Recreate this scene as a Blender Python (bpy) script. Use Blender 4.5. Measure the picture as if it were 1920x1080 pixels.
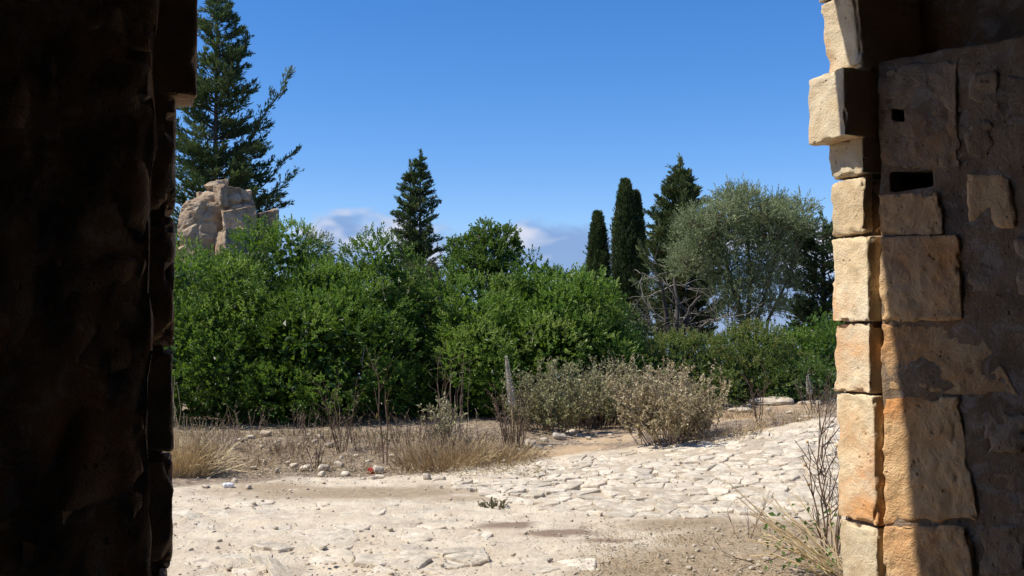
import bpy, math
import numpy as np
from mathutils import Vector

SC = bpy.context.scene
COL = SC.collection
for o in list(bpy.data.objects):
    bpy.data.objects.remove(o)
R = math.radians

# ------------------------------------------------------------------ camera
EYE = 1.6
F = 1920.0                                  # focal length in photograph pixels
PITCH = math.atan(80 / F)
cam_d = bpy.data.cameras.new('camera')
cam = bpy.data.objects.new('camera', cam_d)
COL.objects.link(cam)
cam.location = (0, 0, EYE)
cam.rotation_euler = (math.pi / 2 + PITCH, 0, 0)
cam_d.sensor_width = 36.0
cam_d.lens = 36.0
cam_d.clip_start = 0.05
cam_d.clip_end = 12000
SC.camera = cam

# ------------------------------------------------------------------ sky, sun, exposure
SUN_EL = R(55)
SUN_AZ = R(100.2)                              # to the left of the view direction
world = bpy.data.worlds.new('World')
SC.world = world
world.use_nodes = True
wn, wl = world.node_tree.nodes, world.node_tree.links
wn.clear()
w_out = wn.new('ShaderNodeOutputWorld')
w_bg = wn.new('ShaderNodeBackground')
w_bg.inputs['Strength'].default_value = 0.095
sky = wn.new('ShaderNodeTexSky')
sky.sky_type = 'NISHITA'
sky.sun_disc = False
sky.sun_elevation = SUN_EL
sky.sun_rotation = -SUN_AZ
sky.altitude = 300
sky.air_density = 1.0
sky.dust_density = 0.1
sky.ozone_density = 4.0
tc = wn.new('ShaderNodeTexCoord')


def wmath(op, a, b=None, clamp=False):
    n = wn.new('ShaderNodeMath')
    n.operation = op
    n.use_clamp = clamp
    for i, v in enumerate((a, b)):
        if v is None:
            continue
        if isinstance(v, (int, float)):
            n.inputs[i].default_value = v
        else:
            wl.new(v, n.inputs[i])
    return n.outputs[0]


def wrange(v, a, b):
    n = wn.new('ShaderNodeMapRange')
    n.interpolation_type = 'SMOOTHSTEP'
    n.inputs['From Min'].default_value = a
    n.inputs['From Max'].default_value = b
    wl.new(v, n.inputs['Value'])
    return n.outputs['Result']


def wmix(fac, a, b):
    n = wn.new('ShaderNodeMix')
    n.data_type = 'RGBA'
    if isinstance(fac, (int, float)):
        n.inputs[0].default_value = fac
    else:
        wl.new(fac, n.inputs[0])
    for i, v in ((6, a), (7, b)):
        if isinstance(v, tuple):
            n.inputs[i].default_value = v
        else:
            wl.new(v, n.inputs[i])
    return n.outputs[2]


sep = wn.new('ShaderNodeSeparateXYZ')
wl.new(tc.outputs['Generated'], sep.inputs[0])
mp = wn.new('ShaderNodeMapping')
mp.inputs['Scale'].default_value = (1.0, 1.0, 2.0)
mp.inputs['Location'].default_value = (2.12, 0.4, 0.3)
wl.new(tc.outputs['Generated'], mp.inputs[0])


def wnoise(scale, detail, rough=0.55):
    n = wn.new('ShaderNodeTexNoise')
    n.inputs['Scale'].default_value = scale
    n.inputs['Detail'].default_value = detail
    n.inputs['Roughness'].default_value = rough
    wl.new(mp.outputs[0], n.inputs['Vector'])
    return n.outputs['Fac']


n_big = wnoise(5.0, 3)
n_puff = wnoise(19.0, 6, 0.5)
n_soft = wnoise(9.0, 3)
# a bank of haze and low cloud along the whole horizon, its top edge uneven
edge = wmath('ADD', sep.outputs['Z'], wmath('MULTIPLY', wmath('SUBTRACT', n_puff, 0.5), -0.07))
edge = wmath('ADD', edge, wmath('MULTIPLY', wmath('SUBTRACT', n_big, 0.5), -0.10))
bank = wmath('SUBTRACT', 1.0, wrange(edge, 0.085, 0.112))
puffs = wmath('MULTIPLY', bank, wrange(edge, 0.045, 0.088))
puffs = wmath('MULTIPLY', puffs, wrange(n_soft, 0.49, 0.59))
hs = wn.new('ShaderNodeHueSaturation')
hs.inputs['Saturation'].default_value = 1.30
hs.inputs['Value'].default_value = 1.09
wl.new(sky.outputs[0], hs.inputs['Color'])
tn = wn.new('ShaderNodeMix')
tn.data_type = 'RGBA'
tn.blend_type = 'MULTIPLY'
tn.inputs[0].default_value = 1.0
wl.new(hs.outputs[0], tn.inputs[6])
tn.inputs[7].default_value = (0.95, 0.90, 1.04, 1)
c1 = wmix(wmath('MULTIPLY', bank, 0.88), tn.outputs[2], (1.75, 2.75, 4.9, 1))
c2 = wmix(wmath('MULTIPLY', puffs, 0.9), c1, (5.4, 5.6, 6.5, 1))
wl.new(c2, w_bg.inputs['Color'])
wl.new(w_bg.outputs[0], w_out.inputs['Surface'])

sun_d = bpy.data.lights.new('sun', 'SUN')
sun_d.energy = 4.5
sun_d.angle = R(0.53)
sun_d.color = (1.0, 0.94, 0.84)
sun = bpy.data.objects.new('sun', sun_d)
COL.objects.link(sun)
SUNV = Vector((-math.sin(SUN_AZ) * math.cos(SUN_EL), math.cos(SUN_AZ) * math.cos(SUN_EL), math.sin(SUN_EL)))
sun.rotation_euler = SUNV.to_track_quat('Z', 'Y').to_euler()
sun.location = SUNV * 60

SC.view_settings.view_transform = 'Standard'
SC.view_settings.look = 'None'
SC.view_settings.gamma = 1.0
SC.view_settings.exposure = 0.55
SC.view_settings.use_curve_mapping = False
SC.render.engine = 'CYCLES'
SC.cycles.use_denoising = True
SC.cycles.max_bounces = 8
SC.cycles.diffuse_bounces = 5
SC.cycles.glossy_bounces = 2
SC.cycles.transmission_bounces = 3
SC.cycles.caustics_reflective = False
SC.cycles.caustics_refractive = False

# ------------------------------------------------------------------ helpers
def smooth(a, b, x):
    t = np.clip((np.asarray(x, float) - a) / (b - a), 0, 1)
    return t * t * (3 - 2 * t)


def _hash(ix, iy, iz, seed):
    h = (ix.astype(np.int64) * 374761393 + iy.astype(np.int64) * 668265263 + iz.astype(np.int64) * 2147483647 + seed * 144665) & 0xFFFFFFFF
    h = ((h ^ (h >> 13)) * 1274126177) & 0xFFFFFFFF
    h = ((h ^ (h >> 15)) * 2246822519) & 0xFFFFFFFF
    h = h ^ (h >> 16)
    return (h & 0xFFFFFF) / float(0xFFFFFF)


def vnoise(P, seed=0):
    P = np.asarray(P, float)
    i = np.floor(P).astype(np.int64)
    f = P - i
    f = f * f * (3 - 2 * f)
    r = 0
    for dx in (0, 1):
        wx = f[:, 0] if dx else 1 - f[:, 0]
        for dy in (0, 1):
            wy = f[:, 1] if dy else 1 - f[:, 1]
            for dz in (0, 1):
                wz = f[:, 2] if dz else 1 - f[:, 2]
                r = r + wx * wy * wz * _hash(i[:, 0] + dx, i[:, 1] + dy, i[:, 2] + dz, seed)
    return r * 2 - 1


def fbm(P, octv=4, seed=0, gain=0.5):
    P = np.asarray(P, float)
    a, s, r = 1.0, 0.0, 0
    for k in range(octv):
        r = r + a * vnoise(P * 2.03 ** k + 17.3 * k, seed + k)
        s += a
        a *= gain
    return r / s


def norm(v):
    v = np.asarray(v, float)
    return v / (np.linalg.norm(v, axis=-1, keepdims=True) + 1e-9)


def perp(D):
    ref = np.where(np.abs(D[..., 2:3]) < 0.9, np.array([0, 0, 1.0]), np.array([1.0, 0, 0]))
    a = norm(np.cross(D, ref))
    return a, np.cross(D, a)


def new_mesh(name, V, polys, tint=None, smooth_shade=False):
    V = np.ascontiguousarray(V, dtype=np.float32)
    me = bpy.data.meshes.new(name)
    me.vertices.add(len(V))
    me.vertices.foreach_set('co', V.ravel())
    polys = [np.asarray(p, np.int32) for p in polys if len(p)]
    nl = sum(p.size for p in polys)
    npoly = sum(len(p) for p in polys)
    me.loops.add(nl)
    me.polygons.add(npoly)
    me.loops.foreach_set('vertex_index', np.concatenate([p.ravel() for p in polys]).astype(np.int32))
    st, off = [], 0
    for p in polys:
        st.append(off + np.arange(len(p)) * p.shape[1])
        off += p.size
    me.polygons.foreach_set('loop_start', np.concatenate(st).astype(np.int32))
    if smooth_shade:
        me.polygons.foreach_set('use_smooth', np.ones(npoly, bool))
    else:
        me.polygons.foreach_set('use_smooth', np.zeros(npoly, bool))
    if tint is not None:
        for k, arr in (tint.items() if isinstance(tint, dict) else [('tint', tint)]):
            at = me.attributes.new(k, 'FLOAT', 'POINT')
            at.data.foreach_set('value', np.ascontiguousarray(arr, dtype=np.float32))
    me.update(calc_edges=True)
    return me


def link(name, me, mat=None, parent=None, kind=None, label=None, cat=None, group=None, loc=None):
    o = bpy.data.objects.new(name, me)
    COL.objects.link(o)
    if mat is not None and me is not None and not me.materials:
        me.materials.append(mat)
    if parent is not None:
        o.parent = parent
    if loc is not None:
        o.location = loc
    for k, v in (('kind', kind), ('label', label), ('category', cat), ('group', group)):
        if v:
            o[k] = v
    return o


def thing(name, label, cat, loc=(0, 0, 0), group=None):
    o = bpy.data.objects.new(name, None)
    COL.objects.link(o)
    o.location = loc
    o.empty_display_size = 0.2
    o['label'] = label
    o['category'] = cat
    if group:
        o['group'] = group
    return o


class Geo:
    """collects vertices, faces and a tint per vertex, in world space"""
    def __init__(self):
        self.v, self.p, self.t, self.n = [], [], [], 0

    def add(self, V, polys, tint=0.5):
        V = np.asarray(V, float)
        for p in polys:
            if len(p):
                self.p.append(np.asarray(p) + self.n)
        self.v.append(V)
        self.t.append(np.broadcast_to(np.asarray(tint, float), (len(V),)))
        self.n += len(V)

    def build(self, name, mat, parent=None, smooth_shade=False, origin=None, **kw):
        V = np.concatenate(self.v)
        org = np.zeros(3)
        if parent is not None:
            org = np.array(parent.location)
            q = parent
            while q.parent is not None:
                q = q.parent
                org = org + np.array(q.location)
        elif origin is not None:
            org = np.asarray(origin, float)
        by = {}
        for p in self.p:
            by.setdefault(p.shape[1], []).append(p)
        me = new_mesh(name, V - org, [np.concatenate(x) for x in by.values()], np.concatenate(self.t), smooth_shade)
        return link(name, me, mat, parent, loc=None if parent is not None else org, **kw)


def leaves(g, P, D, N, L, W, tint, fold=0.25):
    """folded diamond leaves: base, two sides, tip"""
    n = len(P)
    L = np.broadcast_to(np.asarray(L, float), (n,))[:, None]
    W = np.broadcast_to(np.asarray(W, float), (n,))[:, None]
    D = norm(D)
    S = norm(np.cross(D, N))
    N = np.cross(S, D)
    m = P + D * L * 0.48 + N * W * fold
    V = np.stack([P, m + S * W * 0.5, P + D * L - N * W * fold * 0.4, m - S * W * 0.5], 1).reshape(-1, 3)
    i = np.arange(n)[:, None] * 4
    T = np.concatenate([i + np.array([0, 1, 2]), i + np.array([0, 2, 3])])
    g.add(V, [T], np.repeat(np.broadcast_to(tint, (n,)), 4))


def tubes(g, path, rad, sides=4, tint=0.5):
    """path (n,m,3), rad (n,m): tapered tubes"""
    path = np.asarray(path, float)
    n, m, _ = path.shape
    rad = np.broadcast_to(np.asarray(rad, float), (n, m))
    D = norm(np.gradient(path, axis=1))
    d0 = norm(path[:, -1] - path[:, 0])
    ref = np.where(np.abs(d0[:, 2:3]) < 0.8, np.array([0, 0, 1.0]), np.array([0.9, 0.43, 0]))[:, None, :]
    A = norm(np.cross(D, ref))
    B = np.cross(D, A)
    ang = np.arange(sides) * 2 * np.pi / sides
    V = path[:, :, None, :] + rad[:, :, None, None] * (np.cos(ang)[:, None] * A[:, :, None, :] + np.sin(ang)[:, None] * B[:, :, None, :])
    V = V.reshape(-1, 3)
    base = (np.arange(n)[:, None, None] * m + np.arange(m - 1)[None, :, None]) * sides + np.arange(sides)[None, None, :]
    nxt = (np.arange(n)[:, None, None] * m + np.arange(m - 1)[None, :, None]) * sides + ((np.arange(sides) + 1) % sides)[None, None, :]
    Q = np.stack([base, nxt, nxt + sides, base + sides], -1).reshape(-1, 4)
    t = np.asarray(tint, float)
    if t.ndim == 1:
        t = np.repeat(t, m * sides)
    g.add(V, [Q], t)


def bend(P0, D, L, m, sag, rng, wob=0.03):
    """n curved paths of m points from P0 along D, length L, sagging (or rising) by sag*L at the end"""
    n = len(P0)
    t = np.linspace(0, 1, m)[None, :, None]
    L = np.broadcast_to(np.asarray(L, float), (n,))[:, None, None]
    sag = np.broadcast_to(np.asarray(sag, float), (n,))[:, None, None]
    path = P0[:, None, :] + norm(D)[:, None, :] * L * t
    path[:, :, 2] += (sag * L * t * t)[:, :, 0]
    w = rng.normal(0, 1, (n, m, 3)) * wob * L * t
    return path + w


def rough_hexa(C, res, rnd=0.02, amp=0.01, freq=6.0, seed=0, octv=4, chip=0.0, pull=1.25):
    """a rough, edge-worn block between 8 corners C[(x,y,z) bits] -> verts, quads"""
    C = np.asarray(C, float).reshape(2, 2, 2, 3)
    sx = np.linalg.norm(C[1].mean((0, 1)) - C[0].mean((0, 1)))
    sy = np.linalg.norm(C[:, 1].mean((0, 1)) - C[:, 0].mean((0, 1)))
    sz = np.linalg.norm(C[:, :, 1].mean((0, 1)) - C[:, :, 0].mean((0, 1)))
    size = np.array([sx, sy, sz])
    idx, V, Q = {}, [], []
    nx, ny, nz = res

    def vid(i, j, k):
        key = (i, j, k)
        if key not in idx:
            idx[key] = len(V)
            V.append((i / nx, j / ny, k / nz))
        return idx[key]
    for i in range(nx):
        for j in range(ny):
            Q.append((vid(i, j, 0), vid(i, j + 1, 0), vid(i + 1, j + 1, 0), vid(i + 1, j, 0)))
            Q.append((vid(i, j, nz), vid(i + 1, j, nz), vid(i + 1, j + 1, nz), vid(i, j + 1, nz)))
    for i in range(nx):
        for k in range(nz):
            Q.append((vid(i, 0, k), vid(i + 1, 0, k), vid(i + 1, 0, k + 1), vid(i, 0, k + 1)))
            Q.append((vid(i, ny, k), vid(i, ny, k + 1), vid(i + 1, ny, k + 1), vid(i + 1, ny, k)))
    for j in range(ny):
        for k in range(nz):
            Q.append((vid(0, j, k), vid(0, j, k + 1), vid(0, j + 1, k + 1), vid(0, j + 1, k)))
            Q.append((vid(nx, j, k), vid(nx, j + 1, k), vid(nx, j + 1, k + 1), vid(nx, j, k + 1)))
    U = np.array(V)
    # pull grid lines towards the edges so the rounding has vertices
    U = 0.5 + 0.5 * np.sign(U - 0.5) * (1 - (1 - np.abs(2 * U - 1)) ** pull)
    h = size / 2
    p = (U - 0.5) * size
    rr = np.minimum(rnd, h * 0.9)
    q = np.clip(p, -(h - rr), h - rr)
    d = p - q
    p = q + norm(d) * np.minimum(np.linalg.norm(d, axis=1, keepdims=True), rr.min())
    if chip:
        de = np.sort(h - np.abs(p), axis=1)[:, 1]
        we = np.exp(-(de / (1.3 * chip)) ** 2)
        nn = np.maximum(0, fbm(p * 16 + seed * 5.3, 3, seed + 3) * 1.6 + 0.05) + 0.8 * np.maximum(0, fbm(p * 5 + seed * 2.1, 2, seed + 5) - 0.15)
        p = p - np.sign(p) * np.minimum(chip * 2.2, chip * 2.6 * nn * we)[:, None] * (h - np.abs(p) < 2.2 * chip)
    s = p / size + 0.5
    X, Y, Z = s[:, 0:1], s[:, 1:2], s[:, 2:3]
    W = 0
    for a in (0, 1):
        for b in (0, 1):
            for c in (0, 1):
                W = W + (X if a else 1 - X) * (Y if b else 1 - Y) * (Z if c else 1 - Z) * C[a, b, c]
    Q = np.array(Q)
    N = vnormals(W, Q)
    cx = norm(np.cross(C[1, 0, 0] - C[0, 0, 0], C[0, 1, 0] - C[0, 0, 0]))
    if np.dot(cx, C[0, 0, 1] - C[0, 0, 0]) < 0:
        Q = Q[:, ::-1]
        N = -N
    W = W + N * (amp * fbm(W * freq + seed * 3.7, octv, seed) + amp * 0.9 * np.minimum(0, fbm(W * freq * 2.3 + seed * 1.9, 3, seed + 9) + 0.15))[:, None]
    return W, Q


def vnormals(V, Q):
    n = np.cross(V[Q[:, 2]] - V[Q[:, 0]], V[Q[:, 3]] - V[Q[:, 1]])
    N = np.zeros_like(V)
    for k in range(4):
        np.add.at(N, Q[:, k], n)
    return norm(N)


def box_corners(c, s, rz=0, rx=0, ry=0, shear=None, rng=None, jit=0.0):
    c, s = np.asarray(c, float), np.asarray(s, float) / 2
    out = np.zeros((2, 2, 2, 3))
    from mathutils import Euler
    M = np.array(Euler((rx, ry, rz)).to_matrix())
    for a in (0, 1):
        for b in (0, 1):
            for d in (0, 1):
                p = np.array([(2 * a - 1) * s[0], (2 * b - 1) * s[1], (2 * d - 1) * s[2]])
                if rng is not None:
                    p = p * (1 + rng.uniform(-jit, jit, 3))
                out[a, b, d] = M @ p + c
    return out


def ray(px, py):
    xr, yr = (px - 960) / F, (540 - py) / F
    return np.array([xr, math.cos(PITCH) - yr * math.sin(PITCH), math.sin(PITCH) + yr * math.cos(PITCH)])


def at(px, py, Y):
    d = ray(px, py)
    return np.array([0, 0, EYE]) + d * (Y / d[1])


# ------------------------------------------------------------------ materials
def material(name):
    m = bpy.data.materials.new(name)
    m.use_nodes = True
    n, l = m.node_tree.nodes, m.node_tree.links
    b = n['Principled BSDF']
    b.inputs['Specular IOR Level'].default_value = 0.25
    return m, n, l, b


def nz(n, l, vec, scale, detail=6, rough=0.6, dist=0.0):
    t = n.new('ShaderNodeTexNoise')
    t.inputs['Scale'].default_value = scale
    t.inputs['Detail'].default_value = detail
    t.inputs['Roughness'].default_value = rough
    t.inputs['Distortion'].default_value = dist
    l.new(vec, t.inputs['Vector'])
    return t.outputs['Fac']


def ramp(n, l, fac, stops):
    r = n.new('ShaderNodeValToRGB')
    el = r.color_ramp.elements
    while len(el) < len(stops):
        el.new(0.5)
    for e, (p, c) in zip(el, stops):
        e.position = p
        e.color = (*c, 1) if len(c) == 3 else c
    l.new(fac, r.inputs[0])
    return r.outputs[0]


def mixc(n, l, fac, a, b, mode='MIX'):
    x = n.new('ShaderNodeMix')
    x.data_type = 'RGBA'
    x.blend_type = mode
    if isinstance(fac, (int, float)):
        x.inputs[0].default_value = fac
    else:
        l.new(fac, x.inputs[0])
    for i, v in ((6, a), (7, b)):
        if isinstance(v, tuple):
            x.inputs[i].default_value = (*v, 1) if len(v) == 3 else v
        else:
            l.new(v, x.inputs[i])
    return x.outputs[2]


def mth(n, l, op, a, b=None, clamp=False):
    x = n.new('ShaderNodeMath')
    x.operation = op
    x.use_clamp = clamp
    for i, v in enumerate((a, b)):
        if v is None:
            continue
        if isinstance(v, (int, float)):
            x.inputs[i].default_value = v
        else:
            l.new(v, x.inputs[i])
    return x.outputs[0]


def rng_node(n, l, v, a, b):
    x = n.new('ShaderNodeMapRange')
    x.interpolation_type = 'SMOOTHSTEP'
    x.inputs['From Min'].default_value = a
    x.inputs['From Max'].default_value = b
    l.new(v, x.inputs['Value'])
    return x.outputs['Result']


def bump(n, l, b, h, strength, dist):
    x = n.new('ShaderNodeBump')
    x.inputs['Strength'].default_value = strength
    x.inputs['Distance'].default_value = dist
    l.new(h, x.inputs['Height'])
    l.new(x.outputs[0], b.inputs['Normal'])


def stone_mat(name, base, light, orange, grey, orange_amt=0.5, grey_amt=0.4, pits=1.0, bump_d=0.02, scale=1.0, grime=None):
    m, n, l, b = material(name)
    geo = n.new('ShaderNodeNewGeometry')
    oi = n.new('ShaderNodeObjectInfo')
    P = geo.outputs['Position']
    comb = n.new('ShaderNodeVectorMath')
    comb.operation = 'ADD'
    sc = n.new('ShaderNodeVectorMath')
    sc.operation = 'SCALE'
    cx = n.new('ShaderNodeCombineXYZ')
    l.new(oi.outputs['Random'], cx.inputs[0])
    l.new(oi.outputs['Random'], cx.inputs[2])
    l.new(cx.outputs[0], sc.inputs[0])
    sc.inputs['Scale'].default_value = 9.0
    l.new(P, comb.inputs[0])
    l.new(sc.outputs[0], comb.inputs[1])
    V = comb.outputs[0]
    n1 = nz(n, l, V, 5 * scale, 8, 0.65)
    n2 = nz(n, l, V, 2.2 * scale, 5, 0.6, 0.6)
    n3 = nz(n, l, V, 38 * scale, 6, 0.7)
    n4 = nz(n, l, V, 3.1 * scale, 7, 0.7, 0.3)
    c = mixc(n, l, rng_node(n, l, n1, 0.36, 0.64), base, light)
    of = mth(n, l, 'MULTIPLY', rng_node(n, l, n2, 0.5, 0.68), orange_amt)
    of = mth(n, l, 'MULTIPLY', of, mth(n, l, 'ADD', mth(n, l, 'MULTIPLY', oi.outputs['Random'], 1.2), 0.3), True)
    c = mixc(n, l, of, c, orange)
    c = mixc(n, l, mth(n, l, 'MULTIPLY', rng_node(n, l, n4, 0.48, 0.66), grey_amt), c, grey)
    c = mixc(n, l, 0.55, c, ramp(n, l, n3, [(0.25, (0.45, 0.42, 0.4)), (0.5, (0.5, 0.5, 0.5)), (0.75, (0.6, 0.6, 0.6))]), 'OVERLAY')
    vor = n.new('ShaderNodeTexVoronoi')
    vor.inputs['Scale'].default_value = 26 * scale
    l.new(V, vor.inputs['Vector'])
    pit = rng_node(n, l, mth(n, l, 'ADD', vor.outputs['Distance'], mth(n, l, 'MULTIPLY', nz(n, l, V, 11 * scale, 3), 0.7)), 0.33, 0.5)
    if pits:
        dark = mth(n, l, 'MULTIPLY', mth(n, l, 'SUBTRACT', 1.0, pit), 0.55 * pits)
        c = mixc(n, l, dark, c, tuple(x * 0.35 for x in orange))
    if grime is not None:
        gcol, amt = grime
        g = rng_node(n, l, nz(n, l, V, 8 * scale, 9, 0.72, 0.8), 0.5, 0.62)
        c = mixc(n, l, mth(n, l, 'MULTIPLY', g, amt), c, gcol)
    hv = n.new('ShaderNodeHueSaturation')
    l.new(c, hv.inputs['Color'])
    l.new(mth(n, l, 'ADD', mth(n, l, 'MULTIPLY', oi.outputs['Random'], 0.3), 0.85), hv.inputs['Value'])
    l.new(hv.outputs[0], b.inputs['Base Color'])
    b.inputs['Roughness'].default_value = 0.92
    h = mth(n, l, 'ADD', mth(n, l, 'MULTIPLY', n3, 0.5), mth(n, l, 'MULTIPLY', n1, 0.9))
    h = mth(n, l, 'ADD', h, mth(n, l, 'MULTIPLY', pit, 0.35 * max(pits, 0.3)))
    h = mth(n, l, 'ADD', h, mth(n, l, 'MULTIPLY', nz(n, l, V, 130 * scale, 3, 0.8), 0.30))
    bump(n, l, b, h, 0.75, bump_d)
    return m


def leaf_mat(name, stops, rough=0.4, trans=0.3, tcol=(0.12, 0.2, 0.02), spec=0.45):
    m, n, l, b = material(name)
    a = n.new('ShaderNodeAttribute')
    a.attribute_name = 'tint'
    c = ramp(n, l, a.outputs['Fac'], stops)
    l.new(c, b.inputs['Base Color'])
    b.inputs['Roughness'].default_value = rough
    b.inputs['Specular IOR Level'].default_value = spec
    if trans:
        t = n.new('ShaderNodeBsdfTranslucent')
        l.new(mixc(n, l, 0.5, c, tcol), t.inputs['Color'])
        mx = n.new('ShaderNodeMixShader')
        mx.inputs[0].default_value = trans
        l.new(b.outputs[0], mx.inputs[1])
        l.new(t.outputs[0], mx.inputs[2])
        l.new(mx.outputs[0], n['Material Output'].inputs['Surface'])
    return m


def bark_mat(name, c1, c2, scale=14):
    m, n, l, b = material(name)
    tcn = n.new('ShaderNodeNewGeometry')
    f = nz(n, l, tcn.outputs['Position'], scale, 6, 0.7)
    l.new(ramp(n, l, f, [(0.3, c1), (0.7, c2)]), b.inputs['Base Color'])
    b.inputs['Roughness'].default_value = 0.9
    bump(n, l, b, f, 0.6, 0.02)
    return m


def tint_mat(name, stops, rough=0.85):
    m, n, l, b = material(name)
    a = n.new('ShaderNodeAttribute')
    a.attribute_name = 'tint'
    g = n.new('ShaderNodeNewGeometry')
    c = ramp(n, l, a.outputs['Fac'], stops)
    c = mixc(n, l, 0.35, c, ramp(n, l, nz(n, l, g.outputs['Position'], 25, 4), [(0.3, (0.3, 0.3, 0.3)), (0.7, (0.7, 0.7, 0.7))]), 'OVERLAY')
    l.new(c, b.inputs['Base Color'])
    b.inputs['Roughness'].default_value = rough
    return m


M = {}
M['jamb'] = stone_mat('warm_limestone_ashlar', (0.56, 0.42, 0.25), (0.72, 0.60, 0.41), (0.55, 0.26, 0.09), (0.42, 0.38, 0.31), 0.75, 0.35, 0.8, 0.018)
M['inner'] = stone_mat('weathered_inner_and_shaded_jamb_stone', (0.26, 0.18, 0.115), (0.37, 0.275, 0.185), (0.32, 0.165, 0.075), (0.18, 0.165, 0.15), 0.5, 0.55, 0.9, 0.03)  # stone of the inner walls; on the left jamb its dark tone imitates shade
M['quoin'] = stone_mat('orange_limestone_quoin', (0.57, 0.335, 0.155), (0.68, 0.46, 0.25), (0.56, 0.25, 0.085), (0.36, 0.29, 0.22), 0.9, 0.4, 1.0, 0.03)
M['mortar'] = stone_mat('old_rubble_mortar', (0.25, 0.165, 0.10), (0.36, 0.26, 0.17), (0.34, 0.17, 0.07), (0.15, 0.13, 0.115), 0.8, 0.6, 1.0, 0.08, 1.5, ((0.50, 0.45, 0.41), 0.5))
M['ruin'] = stone_mat('ruin_limestone', (0.33, 0.23, 0.145), (0.50, 0.385, 0.26), (0.46, 0.23, 0.09), (0.18, 0.15, 0.12), 0.6, 0.7, 0.8, 0.08, 0.8)
M['darkstone'] = stone_mat('dark_weathered_stone', (0.035, 0.034, 0.036), (0.06, 0.058, 0.06), (0.05, 0.04, 0.03), (0.03, 0.03, 0.03), 0.3, 0.5, 0.4, 0.03)
M['rock'] = stone_mat('loose_limestone', (0.46, 0.385, 0.285), (0.62, 0.545, 0.42), (0.48, 0.30, 0.16), (0.36, 0.33, 0.29), 0.4, 0.4, 0.3, 0.02, 2.0)
M['slab'] = stone_mat('pale_pavement_limestone', (0.56, 0.475, 0.35), (0.70, 0.62, 0.485), (0.52, 0.37, 0.235), (0.38, 0.33, 0.26), 0.35, 0.55, 0.3, 0.03, 1.6, ((0.26, 0.235, 0.195), 0.5))

# ------------------------------------------------------------------ the ground
def height(x, y):
    x, y = np.asarray(x, float), np.asarray(y, float)
    z = 0.58 * np.exp(-((x - 4.6) / 3.2) ** 2 - ((y - 12.3) / 3.4) ** 2)
    z = z + 0.22 * smooth(11.3, 14.5, y) * smooth(1.6, -0.6, x)
    z = z + 0.34 * smooth(14.3, 18.5, y) * smooth(0.0, 3.0, x)
    z = z - 0.05 * np.maximum(0, y - 30) - 0.03 * np.maximum(0, np.abs(x) - 40) - 0.02 * np.maximum(0, -y - 20)
    return z


def ground_at(px, py):
    d = ray(px, py)
    lo, hi = 3.0, 80.0
    t = 3.0
    while t < 90:
        p = np.array([0, 0, EYE]) + d * t
        if p[2] <= float(height(p[0], p[1])):
            break
        t += 0.05
    return np.array([p[0], p[1], float(height(p[0], p[1]))])


def on_ground(x, y, dz=0.0):
    return np.array([x, y, float(height(x, y)) + dz])


def spaced(a, b, d, far, grow=1.28):
    core = list(np.arange(a, b + 1e-6, d))
    lo, hi, s = [], [], d
    p = a
    while p > -far:
        s *= grow
        p -= s
        lo.append(p)
    s, p = d, b
    while p < far:
        s *= grow
        p += s
        hi.append(p)
    return np.array(lo[::-1] + core + hi)


def blob(x, y, pts):
    """soft patches in plan: (px, py, half length m, half depth m, amount)"""
    r = np.zeros_like(x)
    for px, py, sx, sy, a in pts:
        c = ground_at(px, py)
        r = np.maximum(r, a * np.exp(-((x - c[0]) / sx) ** 2 - ((y - c[1]) / sy) ** 2))
    return r


gx = spaced(-4.4, 5.2, 0.036, 4000)
gy = spaced(5.9, 15.4, 0.040, 4000)
GX, GY = np.meshgrid(gx, gy)
x, y = GX.ravel(), GY.ravel()
z = height(x, y)
P2 = np.stack([x, y, np.zeros_like(x)], 1)
# plan edge of the paved way: beyond it lies soil with rubble and litter
EDGE = [ground_at(px, py) for px, py in ((200, 925), (330, 918), (560, 903), (760, 898), (860, 887), (1040, 862), (1200, 838), (1380, 815), (1480, 798), (1640, 780))]
ex, ey = np.array([e[0] for e in EDGE]), np.array([e[1] for e in EDGE])
edge_y = np.interp(x, ex, ey)
wig = 0.35 * fbm(P2 * 1.3, 3, 5)
beyond = smooth(-0.15, 0.5, y - edge_y + wig)
n_patch = fbm(P2 * 0.9 + 3, 4, 11)
soil = np.clip(blob(x, y, [(1360, 1060, 1.0, 0.6, 1.1), (1480, 1015, 0.85, 0.65, 1.2), (1200, 1075, 0.7, 0.4, 0.9),
                           (700, 925, 1.5, 0.55, 0.8), (900, 935, 0.9, 0.35, 0.6), (480, 915, 0.9, 0.5, 0.6), (1300, 985, 0.9, 0.35, 0.7)])
               + 0.35 * n_patch, 0, 1)
trail = blob(x, y, [(1070, 850, 0.55, 0.7, 1.0), (1130, 820, 0.5, 1.2, 0.9), (1210, 800, 0.8, 1.3, 0.9), (1370, 785, 1.2, 1.8, 0.8), (430, 880, 0.7, 0.5, 0.6), (1480, 765, 1.2, 1.8, 0.6)])
trail = np.clip(trail * (1 + 0.5 * n_patch), 0, 1) * beyond
stain = blob(x, y, [(960, 985, 0.30, 0.16, 1.0), (1060, 1000, 0.42, 0.13, 1.0), (900, 990, 0.35, 0.10, 0.55), (1130, 1012, 0.4, 0.12, 0.6)])
stain = np.clip(stain * (1.0 + 0.9 * fbm(P2 * 4.5, 4, 21)), 0, 1)
PA = [ground_at(*q_)[:2] for q_ in ((840, 905), (1000, 872), (1200, 843), (1400, 818), (1570, 800), (1600, 930), (1450, 965), (1250, 975), (1080, 965), (940, 940))]
paved = np.zeros_like(x)
sel_ = np.where((y > 6.5) & (y < 16) & (x > -2) & (x < 6))[0]
cs_ = np.zeros(len(sel_), bool)
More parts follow.
